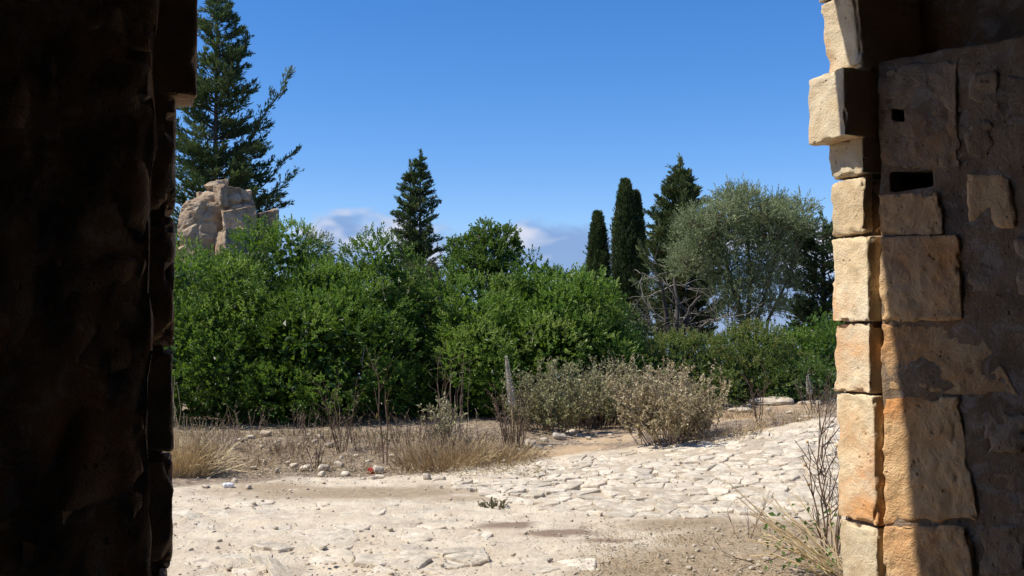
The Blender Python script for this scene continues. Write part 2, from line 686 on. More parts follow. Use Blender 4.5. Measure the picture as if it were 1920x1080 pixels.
for i_ in range(len(PA)):
    a_, b_ = PA[i_], PA[i_ - 1]
    hit = ((a_[1] > y[sel_]) != (b_[1] > y[sel_])) & (x[sel_] < (b_[0] - a_[0]) * (y[sel_] - a_[1]) / (b_[1] - a_[1]) + a_[0])
    cs_ ^= hit
paved[sel_] = cs_
rocky = (1 - beyond) * (1 - 0.85 * soil) * (1 - stain)
# bedrock relief: short ragged steps that run slightly up to the right
q = np.stack([x * 2.3 - y * 0.9, y * 5.2 + x * 1.1, np.zeros_like(x)], 1)
st1 = fbm(q, 4, 31)
st2 = fbm(q * 2.7 + 5, 3, 41)
steps = np.floor((st1 + 1) * 4.0 + 0.8 * st2) / 4.0 - 1
relief = 0.034 * (0.6 * steps + 0.4 * st1) + 0.012 * st2 + 0.02 * fbm(P2 * 0.8, 3, 51)
near = smooth(60, 20, np.abs(y)) * smooth(40, 12, np.abs(x))
z = z + near * (rocky * relief * 1.15 + (1 - rocky) * (0.010 * fbm(P2 * 5, 4, 61) + 0.02 * fbm(P2 * 1.1, 3, 71)) + beyond * (1 - trail) * 0.05 * fbm(P2 * 2.1, 4, 81))
inside = (y < 3.2)
z = np.where(inside, 0.004 * fbm(P2 * 3, 3, 4) - 0.002, z)
# the trodden soil covers the joints of the far outer sheet; far country keeps to scrub colours
scrub = smooth(24, 40, np.hypot(x, y))
V = np.stack([x, y, z], 1)
nyv, nxv = GX.shape
ii = (np.arange(nyv - 1)[:, None] * nxv + np.arange(nxv - 1)[None, :]).ravel()
Q = np.stack([ii, ii + 1, ii + 1 + nxv, ii + nxv], 1)
gm = new_mesh('ground', V, [Q], {'soil': soil, 'paved': paved, 'beyond': beyond, 'trail': trail, 'stain': stain, 'scrub': scrub}, True)


def ground_mat():
    m, n, l, b = material('ground_limestone_and_soil')
    P = n.new('ShaderNodeNewGeometry').outputs['Position']

    def A(k):
        a = n.new('ShaderNodeAttribute')
        a.attribute_name = k
        return a.outputs['Fac']
    n1 = nz(n, l, P, 2.4, 8, 0.65)
    n2 = nz(n, l, P, 14, 7, 0.7)
    n3 = nz(n, l, P, 60, 5, 0.7)
    n4 = nz(n, l, P, 5.5, 9, 0.72, 0.7)
    rockc = mixc(n, l, rng_node(n, l, n1, 0.35, 0.65), (0.56, 0.46, 0.33), (0.66, 0.57, 0.425))
    rockc = mixc(n, l, mth(n, l, 'MULTIPLY', rng_node(n, l, n4, 0.5, 0.66), 0.55), rockc, (0.37, 0.315, 0.245))
    soilc = mixc(n, l, rng_node(n, l, n2, 0.35, 0.65), (0.25, 0.178, 0.105), (0.38, 0.282, 0.175))
    sf = rng_node(n, l, mth(n, l, 'ADD', A('soil'), mth(n, l, 'MULTIPLY', mth(n, l, 'SUBTRACT', n2, 0.5), 0.9)), 0.25, 0.75)
    c = mixc(n, l, mth(n, l, 'MULTIPLY', sf, 0.85), rockc, soilc)
    pv = rng_node(n, l, mth(n, l, 'ADD', A('paved'), mth(n, l, 'MULTIPLY', mth(n, l, 'SUBTRACT', n1, 0.5), 1.6)), 0.5, 1.1)
    c = mixc(n, l, mth(n, l, 'MULTIPLY', pv, 0.6), c, mixc(n, l, rng_node(n, l, n2, 0.4, 0.6), (0.27, 0.21, 0.145), (0.46, 0.375, 0.27)))
    lit = mixc(n, l, rng_node(n, l, n2, 0.38, 0.6), (0.13, 0.095, 0.065), (0.36, 0.275, 0.19))
    lit = mixc(n, l, mth(n, l, 'MULTIPLY', rng_node(n, l, n3, 0.55, 0.68), 0.5), lit, (0.50, 0.43, 0.33))
    bf = rng_node(n, l, mth(n, l, 'ADD', A('beyond'), mth(n, l, 'MULTIPLY', mth(n, l, 'SUBTRACT', n2, 0.5), 0.8)), 0.3, 0.7)
    c = mixc(n, l, bf, c, lit)
    tr = mixc(n, l, rng_node(n, l, n1, 0.35, 0.65), (0.43, 0.30, 0.17), (0.52, 0.385, 0.25))
    tf = rng_node(n, l, mth(n, l, 'ADD', A('trail'), mth(n, l, 'MULTIPLY', mth(n, l, 'SUBTRACT', n2, 0.5), 0.9)), 0.3, 0.7)
    c = mixc(n, l, tf, c, tr)
    st = rng_node(n, l, mth(n, l, 'ADD', A('stain'), mth(n, l, 'MULTIPLY', mth(n, l, 'SUBTRACT', n2, 0.5), 0.8)), 0.15, 0.85)
    c = mixc(n, l, mth(n, l, 'MULTIPLY', st, 0.85), c, (0.20, 0.13, 0.085))
    c = mixc(n, l, A('scrub'), c, mixc(n, l, n1, (0.05, 0.07, 0.025), (0.10, 0.11, 0.045)))
    c = mixc(n, l, 0.5, c, ramp(n, l, n3, [(0.25, (0.35, 0.35, 0.35)), (0.5, (0.5, 0.5, 0.5)), (0.75, (0.62, 0.62, 0.62))]), 'OVERLAY')
    l.new(c, b.inputs['Base Color'])
    b.inputs['Roughness'].default_value = 0.95
    h = mth(n, l, 'ADD', mth(n, l, 'MULTIPLY', n2, 0.7), mth(n, l, 'MULTIPLY', n3, 0.35))
    bump(n, l, b, h, 1.0, 0.04)
    return m


ground = link('ground', gm, ground_mat(), kind='structure')

# paving stones: worn irregular limestone slabs bedded in the ground
rng = np.random.default_rng(12)


def clip_cell(poly, p, others):
    for o in others:
        mid, nn = (p + o) / 2, o - p
        out = []
        for i in range(len(poly)):
            a, b2 = poly[i], poly[(i + 1) % len(poly)]
            da, db = np.dot(a - mid, nn), np.dot(b2 - mid, nn)
            if da <= 0:
                out.append(a)
            if (da < 0 < db) or (db < 0 < da):
                out.append(a + (b2 - a) * da / (da - db))
        poly = out
        if len(poly) < 3:
            return []
    return poly


def inside_poly(p, poly):
    c = False
    for i in range(len(poly)):
        a, b2 = poly[i], poly[i - 1]
        if (a[1] > p[1]) != (b2[1] > p[1]) and p[0] < (b2[0] - a[0]) * (p[1] - a[1]) / (b2[1] - a[1]) + a[0]:
            c = not c
    return c


def region(pts):
    return [ground_at(px, py)[:2] for px, py in pts]


RA = region([(840, 905), (1000, 872), (1200, 843), (1400, 818), (1570, 800), (1600, 930), (1450, 965), (1250, 975), (1080, 965), (940, 940)])
RB = region([(300, 945), (620, 935), (860, 965), (1000, 1020), (1130, 1085), (980, 1120), (300, 1120)])
cells = []
for reg, sp, sink in ((RA, (0.205, 0.15), 0.0), (RB, (0.30, 0.22), 1.0)):
    xs, ys = [p[0] for p in reg], [p[1] for p in reg]
    pts = []
    j = 0
    yy = min(ys) - 0.6
    while yy < max(ys) + 0.6:
        xx = min(xs) - 0.6 + (0.5 * sp[0] if j % 2 else 0)
        while xx < max(xs) + 0.6:
            if rng.random() > (0.12 if not sink else 0.22):
                pts.append(np.array([xx + rng.uniform(-0.48, 0.48) * sp[0], yy + 0.1 * xx + rng.uniform(-0.48, 0.48) * sp[1]]))
            xx += sp[0]
        yy += sp[1]
        j += 1
    A_ = np.array(pts)
    for i, p in enumerate(pts):
        if not inside_poly(p, reg):
            continue
        d = np.linalg.norm(A_ - p, axis=1)
        near_i = np.argsort(d)[1:18]
        sq = [p + np.array(v) for v in ((-1, -1), (1, -1), (1, 1), (-1, 1))]
        poly = clip_cell(sq, p, [A_[k] for k in near_i])
        if len(poly) >= 4 and (not sink or rng.random() < 0.55):
            poly = np.array(poly)
            area = 0.5 * abs(np.dot(poly[:, 0], np.roll(poly[:, 1], 1)) - np.dot(poly[:, 1], np.roll(poly[:, 0], 1)))
            cells.append((area / p[1] ** 3, p, poly, sink))
cells.sort(key=lambda c_: -c_[0])
rest = Geo()
for n_slab, (_, p, poly, sink) in enumerate(cells):
    m_ = 18
    per = np.vstack([poly, poly[:1]])
    seg = np.linalg.norm(np.diff(per, axis=0), axis=1)
    cum = np.concatenate([[0], np.cumsum(seg)])
    tt = np.linspace(0, cum[-1], m_, endpoint=False) + rng.uniform(-0.25, 0.25, m_) * cum[-1] / m_
    tt = np.sort(np.mod(tt, cum[-1]))
    ring = np.stack([np.interp(tt, cum, per[:, 0]), np.interp(tt, cum, per[:, 1])], 1)
    c = ring.mean(0)
    ring = c + (ring - c) * (rng.uniform(0.82, 1.0) + rng.uniform(-0.09, 0.07, (m_, 1)))
    tilt = rng.normal(0, 0.07, 2) + np.array([-0.02, 0.03])
    top = rng.uniform(-0.003, 0.020) if not sink else rng.uniform(-0.012, 0.010)
    loops = []
    for f, dz in ((1.04, -0.06), (1.0, -0.008), (0.94, 0.0), (0.55, 0.003)):
        pr = c + (ring - c) * f
        zz = height(pr[:, 0], pr[:, 1]) + top + dz + (pr - c) @ tilt
        zz = zz + (0.017 if dz > -0.05 else 0.0) * fbm(np.stack([pr[:, 0] * 6, pr[:, 1] * 10, np.full(m_, n_slab * 1.7)], 1), 3, 3)
        loops.append(np.column_stack([pr, zz]))
    cz = float(height(c[0], c[1])) + top + 0.003 + 0.006 * rng.normal()
    Vv = np.vstack(loops + [np.array([[c[0], c[1], cz]])])
    k = np.arange(m_)
    k2 = (k + 1) % m_
    Qs = np.concatenate([np.stack([r * m_ + k, r * m_ + k2, (r + 1) * m_ + k2, (r + 1) * m_ + k], 1) for r in range(3)])
    Ts = np.stack([3 * m_ + k, 3 * m_ + k2, np.full(m_, 4 * m_)], 1)
    org = np.array([c[0], c[1], cz])
    if n_slab < 300:
        link('paving_stone', new_mesh('paving_stone', Vv - org, [Qs, Ts], None, False), M['slab'], ground, loc=org)
    else:
        rest.add(Vv, [Qs, Ts])
if rest.n:
    rest.build('small_paving_stones', M['slab'], ground, kind='stuff')

# ------------------------------------------------------------------ the gateway
TH = R(20)
UH = np.array([math.cos(TH), math.sin(TH), 0])          # along the wall, to the right
VH = np.array([-math.sin(TH), math.cos(TH), 0])         # outward through the gate
REV = 0.195                                              # depth of the outer jamb stones
G0 = at(330, 600, 2.7) * np.array([1, 1, 0]) + REV * VH  # left reveal at the outer face
GW = 2.22                                              # clear width
ZS = 2.50                                               # springing of the arch
RAD = GW / 2
SPL = R(22)                                             # splay of the inner reveals
LSPL = 1.30
SPL_L = R(79)                                           # on the left the wall face turns almost flat to the room
LEN_L = 3.3
VIN = -REV - LSPL * math.cos(SPL)                       # inner face of the wall


def gp(u, v, w):
    return G0 + UH * u + VH * v + np.array([0, 0, w])


gate = thing('stone_gateway', 'arched stone gateway with ashlar jambs and dark rubble walls framing the view', 'gateway', tuple(gp(0, 0, 0)))


def gblock(name, corners, res, mat, parent=gate, rnd=0.02, amp=0.008, freq=7, seed=0, smooth_shade=True, chip=0.0, **kw):
    Vv, Qq = rough_hexa(corners, res, rnd, amp, freq, seed, 5, chip, 1.45)
    g = Geo()
    g.add(Vv, [Qq])
    o = g.build(name, mat, parent, smooth_shade, **kw)
    o.data.set_sharp_from_angle(angle=R(34))
    return o


def guvw(u0, u1, v0, v1, w0, w1):
    C = np.zeros((2, 2, 2, 3))
    for a, u in enumerate((u0, u1)):
        for b, v in enumerate((v0, v1)):
            for c, w in enumerate((w0, w1)):
                C[a, b, c] = gp(u, v, w)
    return C


# right jamb, course by course from the ground up: (bottom, top, setback of the reveal face)
sd = 1
for w0, w1, du, dv in ((-0.12, 0.47, 0.028, 0.0), (0.475, 0.935, 0.026, 0.006), (0.945, 1.380, 0.020, 0.0), (1.388, 1.625, 0.012, 0.01), (1.633, 1.925, 0.006, 0.004),
                       (1.935, 2.128, 0.004, 0.02), (2.138, 2.262, 0.0, 0.012)):
    gblock('jamb_stone', guvw(GW + du, GW + 0.42, -REV + dv, 0.0, w0, w1), (30, 26, max(16, int((w1 - w0) * 110))), M['jamb'], rnd=0.004, amp=0.007, freq=20, chip=0.0065, seed=sd)
    sd += 1
gblock('impost_stone', guvw(GW - 0.075, GW + 0.42, -REV + 0.01, 0.015, 2.262, 2.50), (32, 26, 26), M['jamb'], rnd=0.004, amp=0.008, freq=16, seed=20, chip=0.0065)
# left jamb and impost: a darker stone puts their shade into the colour
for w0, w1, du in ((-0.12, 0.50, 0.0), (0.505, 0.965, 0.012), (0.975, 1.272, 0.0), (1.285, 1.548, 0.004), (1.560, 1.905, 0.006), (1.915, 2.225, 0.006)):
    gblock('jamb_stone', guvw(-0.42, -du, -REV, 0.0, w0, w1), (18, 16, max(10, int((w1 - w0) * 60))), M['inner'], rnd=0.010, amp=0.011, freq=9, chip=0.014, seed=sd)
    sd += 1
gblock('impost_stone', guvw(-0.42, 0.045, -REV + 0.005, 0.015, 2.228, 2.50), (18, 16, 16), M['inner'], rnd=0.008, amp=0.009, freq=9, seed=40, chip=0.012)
for u0_, u1_ in ((GW + 0.045, GW + 0.41), (-0.41, -0.03)):
    Cc = guvw(u0_, u1_, -REV + 0.02, -0.02, -0.1, ZS)
    gblock('joint_mortar', Cc, (2, 2, 4), M['mortar'], rnd=0.004, amp=0.002, seed=77)
# voussoirs of the arch
NV = 13
for k in range(NV):
    a0, a1 = math.pi * (k + 0.015) / NV, math.pi * (k + 1 - 0.015) / NV
    C = np.zeros((2, 2, 2, 3))
    for a, rr in enumerate((RAD - 0.004 * (k % 3), RAD + 0.34)):
        for b, v in enumerate((-REV + 0.01, 0.0)):
            for c, an in enumerate((a0, a1)):
                C[a, b, c] = gp(RAD + rr * math.cos(an), v, ZS + 0.004 + rr * math.sin(an))
    gblock('arch_stone', C, (24, 22, 22), M['jamb'], rnd=0.004, amp=0.008, freq=16, chip=0.0065, seed=60 + k)


def prism(name, plan, w0, w1, mat, parent=gate, **kw):
    n_ = len(plan)
    Vv = [gp(u, v, w0) for u, v in plan] + [gp(u, v, w1) for u, v in plan]
    me_polys = [[tuple(range(n_))[::-1]], [tuple(range(n_, 2 * n_))], [(i, (i + 1) % n_, (i + 1) % n_ + n_, i + n_) for i in range(n_)]]
    g = Geo()
    g.add(np.array(Vv), [np.array(p) for p in me_polys])
    return g.build(name, mat, parent, False, **kw)


def arch_wall(name, u0, u1, w0, w1, cw, rr, v0, v1, mat, parent=gate, wob=0.0, nseg=36, rr1=None):
    """wall panel u0..u1, w0..w1 with a half-round opening of radius rr springing at cw"""
    an = np.linspace(0, math.pi, nseg + 1)
    arcs = [np.stack([RAD + r_ * np.cos(an), cw + r_ * np.sin(an)], 1) for r_ in (rr, rr if rr1 is None else rr1)]
    top = []
    for a in an:
        c_, s_ = math.cos(a), math.sin(a)
        t = min((w1 - cw) / s_ if s_ > 1e-6 else 1e9, ((u1 - RAD) / c_) if c_ > 1e-6 else ((u0 - RAD) / c_ if c_ < -1e-6 else 1e9))
        top.append((RAD + t * c_, cw + t * s_))
    top = np.array(top)
    Vv, Qq = [], []
    n_ = nseg + 1
    for v, arc in ((v0, arcs[0]), (v1, arcs[1])):
        for ringp in (arc, top):
            Vv += [gp(u, v + wob * math.sin(i * 2.3), w) for i, (u, w) in enumerate(ringp)]
    for i in range(nseg):
        Qq.append((i, i + 1, n_ + i + 1, n_ + i))
        Qq.append((2 * n_ + i, 3 * n_ + i, 3 * n_ + i + 1, 2 * n_ + i + 1))
        Qq.append((i, 2 * n_ + i, 2 * n_ + i + 1, i + 1))
        Qq.append((n_ + i, n_ + i + 1, 3 * n_ + i + 1, 3 * n_ + i))
    g = Geo()
    g.add(np.array(Vv), [np.array(Qq)])
    return g.build(name, mat, parent, False)


UL, UR, WT = -3.6, GW + 3.4, 4.6
arch_wall('facade_wall', UL, UR, ZS, WT, ZS, RAD + 0.335, -REV + 0.004, -0.012, M['jamb'])
arch_wall('rear_arch', -1.05, UR, ZS + 0.03, WT, ZS + 0.03, RAD + 0.27 + LSPL * math.sin(SPL), VIN, -REV, M['mortar'], rr1=RAD + 0.27)
prism('facade_wall', [(GW + 0.415, -REV - 0.02), (UR, -REV - 0.02), (UR, -0.014), (GW + 0.415, -0.014)], -0.3, ZS - 0.003, M['jamb'])
prism('facade_wall', [(UL, -REV - 0.02), (-0.415, -REV - 0.02), (-0.415, -0.014), (UL, -0.014)], -0.3, ZS - 0.003, M['jamb'])
# backing mass behind the splays
SD = np.array([math.sin(SPL), -math.cos(SPL)])
for s, u0 in ((1, GW + 0.056),):
    a = (u0 + s * 0.22, -REV - 0.024)
    b = (u0 + s * (0.22 + LSPL * SD[0]), VIN + 0.004)
    far = (UR if s > 0 else UL)
    plan = [a, b, (far, VIN + 0.004), (far, -REV - 0.024)]
    prism('wall_core', plan if s > 0 else plan[::-1], -0.3, ZS + 0.026, M['mortar'])
# room behind the camera
for nm, bx in (('room_wall', (UL - 0.4, UL + 0.02, -8.0, -REV - 0.1)), ('room_wall', (UR - 0.02, UR + 0.4, -8.0, -REV - 0.1)), ('room_wall', (UL - 0.4, UR + 0.4, -8.4, -8.0))):
    prism(nm, [(bx[0], bx[2]), (bx[1], bx[2]), (bx[1], bx[3]), (bx[0], bx[3])], -0.3, WT - 0.01, M['mortar'])
prism('room_ceiling', [(UL - 0.4, -8.4), (UR + 0.4, -8.4), (UR + 0.4, -0.02), (UL - 0.4, -0.02)], WT, WT + 0.35, M['mortar'])


def splay_frame(s):
    u0 = GW + 0.056 if s > 0 else -0.06
    o = gp(u0, -REV - 0.003, 0)
    a_ = SPL if s > 0 else SPL_L
    d = gp(u0 + s * math.sin(a_), -REV - 0.003 - math.cos(a_), 0) - o       # along the wall, inwards
    n_ = norm(np.cross(d, np.array([0, 0, 1.0])) * (1 if s < 0 else -1))
    if np.dot(n_, -o + np.array([0, 0, 0])) < 0:              # face the passage
        n_ = -n_
    return o, d, n_


def wall_at(px, py, s=1):
    o, d, n_ = splay_frame(s)
    r = ray(px, py)
    c = np.array([0, 0, EYE])
    t = np.dot(o - c, n_) / np.dot(r, n_)
    p = c + r * t
    return np.dot(p - o, d), p[2]


def wall_block(s, quad, front, back):
    """quad: (a, w) corners BL, BR, TL, TR on the splay plane"""
    o, d, n_ = splay_frame(s)
    C = np.zeros((2, 2, 2, 3))
    for a in (0, 1):
        for c in (0, 1):
            aa, ww = quad[c * 2 + a]
            for b, off in enumerate((front, -back)):
                C[a, b, c] = o + d * aa + n_ * off + np.array([0, 0, ww])
    return C


def cut(o, cutters):
    for c in cutters:
        m = o.modifiers.new('cut', 'BOOLEAN')
        m.operation = 'DIFFERENCE'
        m.solver = 'EXACT'
        m.object = c
    bpy.context.view_layer.update()
    dg = bpy.context.evaluated_depsgraph_get()
    me = bpy.data.meshes.new_from_object(o.evaluated_get(dg))
    o.modifiers.clear()
    if len(me.vertices) < 200:                                # the cut failed: keep the plain block
        print('cut failed on', o.name)
        return
    o.data = me
    for p in me.polygons:
        p.use_smooth = True


# right splay: rubble mortar with a beam slot and a bolt hole, quoins and rubble set into it
slot_q = [wall_at(px, py) for px, py in ((1672, 362), (1752, 350), (1670, 322), (1748, 316))]
hole_q = [wall_at(px, py) for px, py in ((1674, 227), (1699, 229), (1673, 203), (1697, 205))]
cutters = []
for qd in (slot_q, hole_q):
    Vv, Qq = rough_hexa(wall_block(1, qd, 0.12, 0.17), (7, 6, 7), 0.008, 0.005, 10, 3)
    g = Geo()
    g.add(Vv, [Qq])
    cutters.append(g.build('cutter', None))
bpy.context.view_layer.update()
walls = {}
for s in (1, -1):
    ln = LSPL if s > 0 else LEN_L
    C = wall_block(s, [(0.0, -0.1), (ln, -0.1), (0.0, ZS + 0.02 if s > 0 else WT - 0.02), (ln, ZS if s > 0 else WT - 0.02)], 0.004 if s > 0 else 0.03, 0.24)
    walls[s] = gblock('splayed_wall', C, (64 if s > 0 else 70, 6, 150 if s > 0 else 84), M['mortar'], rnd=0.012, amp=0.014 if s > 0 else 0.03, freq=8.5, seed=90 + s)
cut(walls[1], cutters)
quoins = [((1662, 317), (1802, 314), (1656, 127), (1803, 112)),
          ((1668, 442), (1772, 440), (1662, 364), (1768, 360)),
          ((1672, 604), (1808, 600), (1668, 444), (1802, 441)),
          ((1676, 739), (1912, 741), (1672, 607), (1838, 603)),
          ((1682, 986), (1838, 978), (1676, 742), (1800, 745)),
          ((1688, 1190), (1842, 1190), (1683, 989), (1818, 984))]
for i, qd in enumerate(quoins):
    aw = [wall_at(*p) for p in qd]
    aw = [(0.002 if k_ % 2 == 0 else a, w) for k_, (a, w) in enumerate(aw)]
    o = gblock('quoin_stone', wall_block(1, aw, 0.008 + 0.004 * (i % 3), 0.1), (54, 6, 54), M['inner' if i == 0 else 'quoin'], walls[1], rnd=0.004, amp=0.009, freq=19, chip=0.007, seed=120 + i)
    if i == 0:
        cut(o, cutters[1:])
rub = [((1806, 428), (1914, 432), (1812, 322), (1908, 318)), ((1812, 558), (1895, 562), (1816, 452), (1890, 446)),
       ((1818, 205), (1878, 212), (1815, 135), (1874, 128)), ((1890, 262), (1962, 270), (1886, 140), (1958, 150)), ((1812, 306), (1868, 308), (1810, 220), (1870, 226)),
       ((1842, 862), (1934, 858), (1850, 770), (1928, 762)), ((1852, 968), (1944, 972), (1848, 876), (1938, 870)), ((1836, 1080), (1922, 1084), (1832, 988), (1926, 984)),
       ((1908, 556), (1986, 560), (1904, 446), (1980, 450)), ((1868, 672), (1962, 678), (1880, 574), (1958, 570)), ((1926, 420), (2010, 430), (1922, 300), (2000, 306))]
for i, qd in enumerate(rub):
    aw = [wall_at(*p) for p in qd]
    gblock('rubble_stone', wall_block(1, aw, 0.003 + 0.006 * (i == 0) + 0.003 * (i % 3), 0.1), (26, 5, 26), M['quoin' if i == 0 else 'inner'], walls[1], rnd=0.012, amp=0.012, freq=14, chip=0.012, seed=150 + i)
rng = np.random.default_rng(5)
w_ = 0.05
i = 0
while w_ < 2.35:
    hh = rng.uniform(0.16, 0.30)
    a_ = 0.50 + rng.uniform(0, 0.08)
    while a_ < LSPL - 0.12:
        ll = min(rng.uniform(0.16, 0.30), LSPL - 0.03 - a_)
        gblock('rubble_stone', wall_block(1, [(a_ + 0.02, w_), (a_ + ll - 0.02, w_ + 0.01), (a_ + 0.03, w_ + hh - 0.03), (a_ + ll - 0.015, w_ + hh - 0.02)], 0.002, 0.1), (14, 4, 14), M['inner'], walls[1], rnd=0.012, chip=0.012, amp=0.012, freq=8, seed=200 + i)
        a_ += ll
        i += 1
    w_ += hh
w_ = 0.03
while w_ < 2.4:
    hh = min(rng.uniform(0.2, 0.36), 2.46 - w_)
    a_ = 0.008
    while a_ < 1.3:
        ll = rng.uniform(0.18, 0.40)
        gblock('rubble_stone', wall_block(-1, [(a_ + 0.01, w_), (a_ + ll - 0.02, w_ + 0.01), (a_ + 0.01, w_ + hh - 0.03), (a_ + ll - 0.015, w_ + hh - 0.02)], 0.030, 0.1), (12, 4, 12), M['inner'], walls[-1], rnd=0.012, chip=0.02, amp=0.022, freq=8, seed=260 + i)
        a_ += ll
        i += 1
    w_ += hh
for c in cutters:
    bpy.data.objects.remove(c)

# ------------------------------------------------------------------ vegetation
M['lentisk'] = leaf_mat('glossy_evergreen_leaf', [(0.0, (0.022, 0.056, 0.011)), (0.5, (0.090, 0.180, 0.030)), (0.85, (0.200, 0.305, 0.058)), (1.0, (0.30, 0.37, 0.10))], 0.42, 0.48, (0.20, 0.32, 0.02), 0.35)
M['bright'] = leaf_mat('fresh_green_leaf', [(0.0, (0.030, 0.070, 0.014)), (0.5, (0.070, 0.140, 0.024)), (1.0, (0.17, 0.25, 0.05))], 0.45, 0.36, (0.2, 0.3, 0.03))
M['yellowgreen'] = leaf_mat('yellow_green_leaf', [(0.0, (0.034, 0.062, 0.014)), (0.5, (0.100, 0.155, 0.032)), (0.96, (0.21, 0.25, 0.06)), (1.0, (0.25, 0.20, 0.06))], 0.5, 0.42, (0.2, 0.26, 0.03))
M['brownish'] = leaf_mat('olive_brown_leaf', [(0.0, (0.04, 0.06, 0.02)), (0.5, (0.085, 0.105, 0.035)), (1.0, (0.18, 0.14, 0.06))], 0.55, 0.3, (0.2, 0.2, 0.04))
M['olive'] = leaf_mat('grey_green_olive_leaf', [(0.0, (0.075, 0.105, 0.038)), (0.5, (0.150, 0.190, 0.076)), (1.0, (0.30, 0.34, 0.17))], 0.5, 0.28, (0.2, 0.24, 0.1))
M['fir'] = leaf_mat('dark_conifer_needles', [(0.0, (0.026, 0.050, 0.022)), (0.55, (0.092, 0.135, 0.052)), (1.0, (0.21, 0.24, 0.085))], 0.5, 0.28, (0.08, 0.14, 0.03), 0.35)
M['cypress'] = leaf_mat('cypress_scale_leaf', [(0.0, (0.022, 0.040, 0.015)), (0.55, (0.068, 0.100, 0.033)), (1.0, (0.17, 0.19, 0.07))], 0.55, 0.2, (0.08, 0.12, 0.03), 0.3)
M['sage'] = leaf_mat('felted_grey_leaf', [(0.0, (0.10, 0.11, 0.045)), (0.5, (0.25, 0.25, 0.115)), (1.0, (0.46, 0.42, 0.25))], 0.8, 0.22, (0.25, 0.25, 0.12), 0.15)
M['dryleaf'] = leaf_mat('dry_beige_leaf', [(0.0, (0.17, 0.135, 0.07)), (0.5, (0.41, 0.345, 0.205)), (1.0, (0.66, 0.58, 0.39))], 0.85, 0.22, (0.4, 0.3, 0.15), 0.1)
M['straw'] = tint_mat('straw', [(0.0, (0.22, 0.15, 0.08)), (0.5, (0.46, 0.34, 0.18)), (1.0, (0.70, 0.57, 0.34))], 0.7)
M['twig'] = tint_mat('dry_twig', [(0.0, (0.06, 0.035, 0.025)), (0.5, (0.17, 0.115, 0.08)), (1.0, (0.42, 0.36, 0.28))])
M['deadwood'] = tint_mat('bleached_dead_wood', [(0.0, (0.06, 0.05, 0.04)), (0.5, (0.20, 0.175, 0.145)), (1.0, (0.46, 0.43, 0.37))])
M['bark'] = bark_mat('rough_bark', (0.045, 0.032, 0.022), (0.15, 0.115, 0.085))


def sprigs(g, P, A, rng, k, span, L, W, tint, spread=0.9):
    """leafy shoots: k leaves up a short axis A from P"""
    S = len(P)
    A = norm(A)
    a, b = perp(A)
    t = (np.arange(k) + 0.5) / k
    t = t[None, :] + rng.uniform(-0.4, 0.4, (S, k)) / k
    ph = rng.uniform(0, 6.28, (S, 1)) + np.arange(k)[None, :] * 2.4
    out = np.cos(ph)[..., None] * a[:, None, :] + np.sin(ph)[..., None] * b[:, None, :]
    sp = np.broadcast_to(np.asarray(span, float), (S,))[:, None, None]
    base = P[:, None, :] + A[:, None, :] * sp * t[..., None]
    op = spread * (1.15 - 0.75 * t)[..., None]
    D = norm(A[:, None, :] + out * op + rng.normal(0, 0.18, (S, k, 3)))
    N = norm(A[:, None, :] - out * 0.3 + rng.normal(0, 0.62, (S, k, 3)))
    tl = np.clip(np.broadcast_to(tint, (S,))[:, None] + 0.25 * (t - 0.5) + rng.normal(0, 0.12, (S, k)), 0, 1)
    ll = L * rng.uniform(0.7, 1.2, (S * k))
    leaves(g, base.reshape(-1, 3), D.reshape(-1, 3), N.reshape(-1, 3), ll, ll * (W / L), tl.ravel())


def sphere_dirs(rng, n):
    v = rng.normal(0, 1, (n, 3))
    return norm(v)


def crown(rng, lobes, per, k, span, L, W, up=0.55, tint0=0.45, tvar=0.22, fill=0.15, spread=0.9, shell=(0.72, 1.06), pocket=-0.20):
    """leafy shoots over a set of lobes (x,y,z,r); shoots buried deep in another lobe are dropped"""
    g = Geo()
    lobes = np.asarray(lobes, float)
    for i, (cx, cy, cz, r) in enumerate(lobes):
        n = int(per * (r / 0.45) ** 2)
        D = sphere_dirs(rng, n)
        D = D[D[:, 2] > -0.75]
        rad = r * rng.uniform(shell[0], shell[1], len(D)) * (1 + 0.22 * vnoise(D * 2.6 + i * 7.1, i))
        P = np.array([cx, cy, cz]) + D * rad[:, None]
        keep = np.ones(len(P), bool)
        dd = np.linalg.norm(lobes[:, :3] - np.array([cx, cy, cz]), axis=1)
        for j in np.where((dd < lobes[:, 3] + r) & (np.arange(len(lobes)) != i))[0]:
            keep &= np.linalg.norm(P - lobes[j, :3], axis=1) > 0.72 * lobes[j, 3]
        keep &= fbm(P * np.array([1.55, 1.55, 1.9]) + 11.7, 2, 77) > pocket
        P, D = P[keep], D[keep]
        A = norm(D * 0.75 + np.array([0, 0, up]) + rng.normal(0, 0.3, D.shape))
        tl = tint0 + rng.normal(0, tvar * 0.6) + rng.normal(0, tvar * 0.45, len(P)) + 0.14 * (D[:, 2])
        sprigs(g, P, A, rng, k, span * rng.uniform(0.6, 1.3, len(P)), L, W, tl, spread)
        m = int(n * fill)
        if m:
            Dn = sphere_dirs(rng, m)
            Pn = np.array([cx, cy, cz]) + Dn * (r * rng.uniform(0.1, 0.7, m))[:, None]
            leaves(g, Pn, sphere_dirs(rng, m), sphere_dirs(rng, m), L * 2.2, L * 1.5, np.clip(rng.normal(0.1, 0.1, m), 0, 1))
    return g


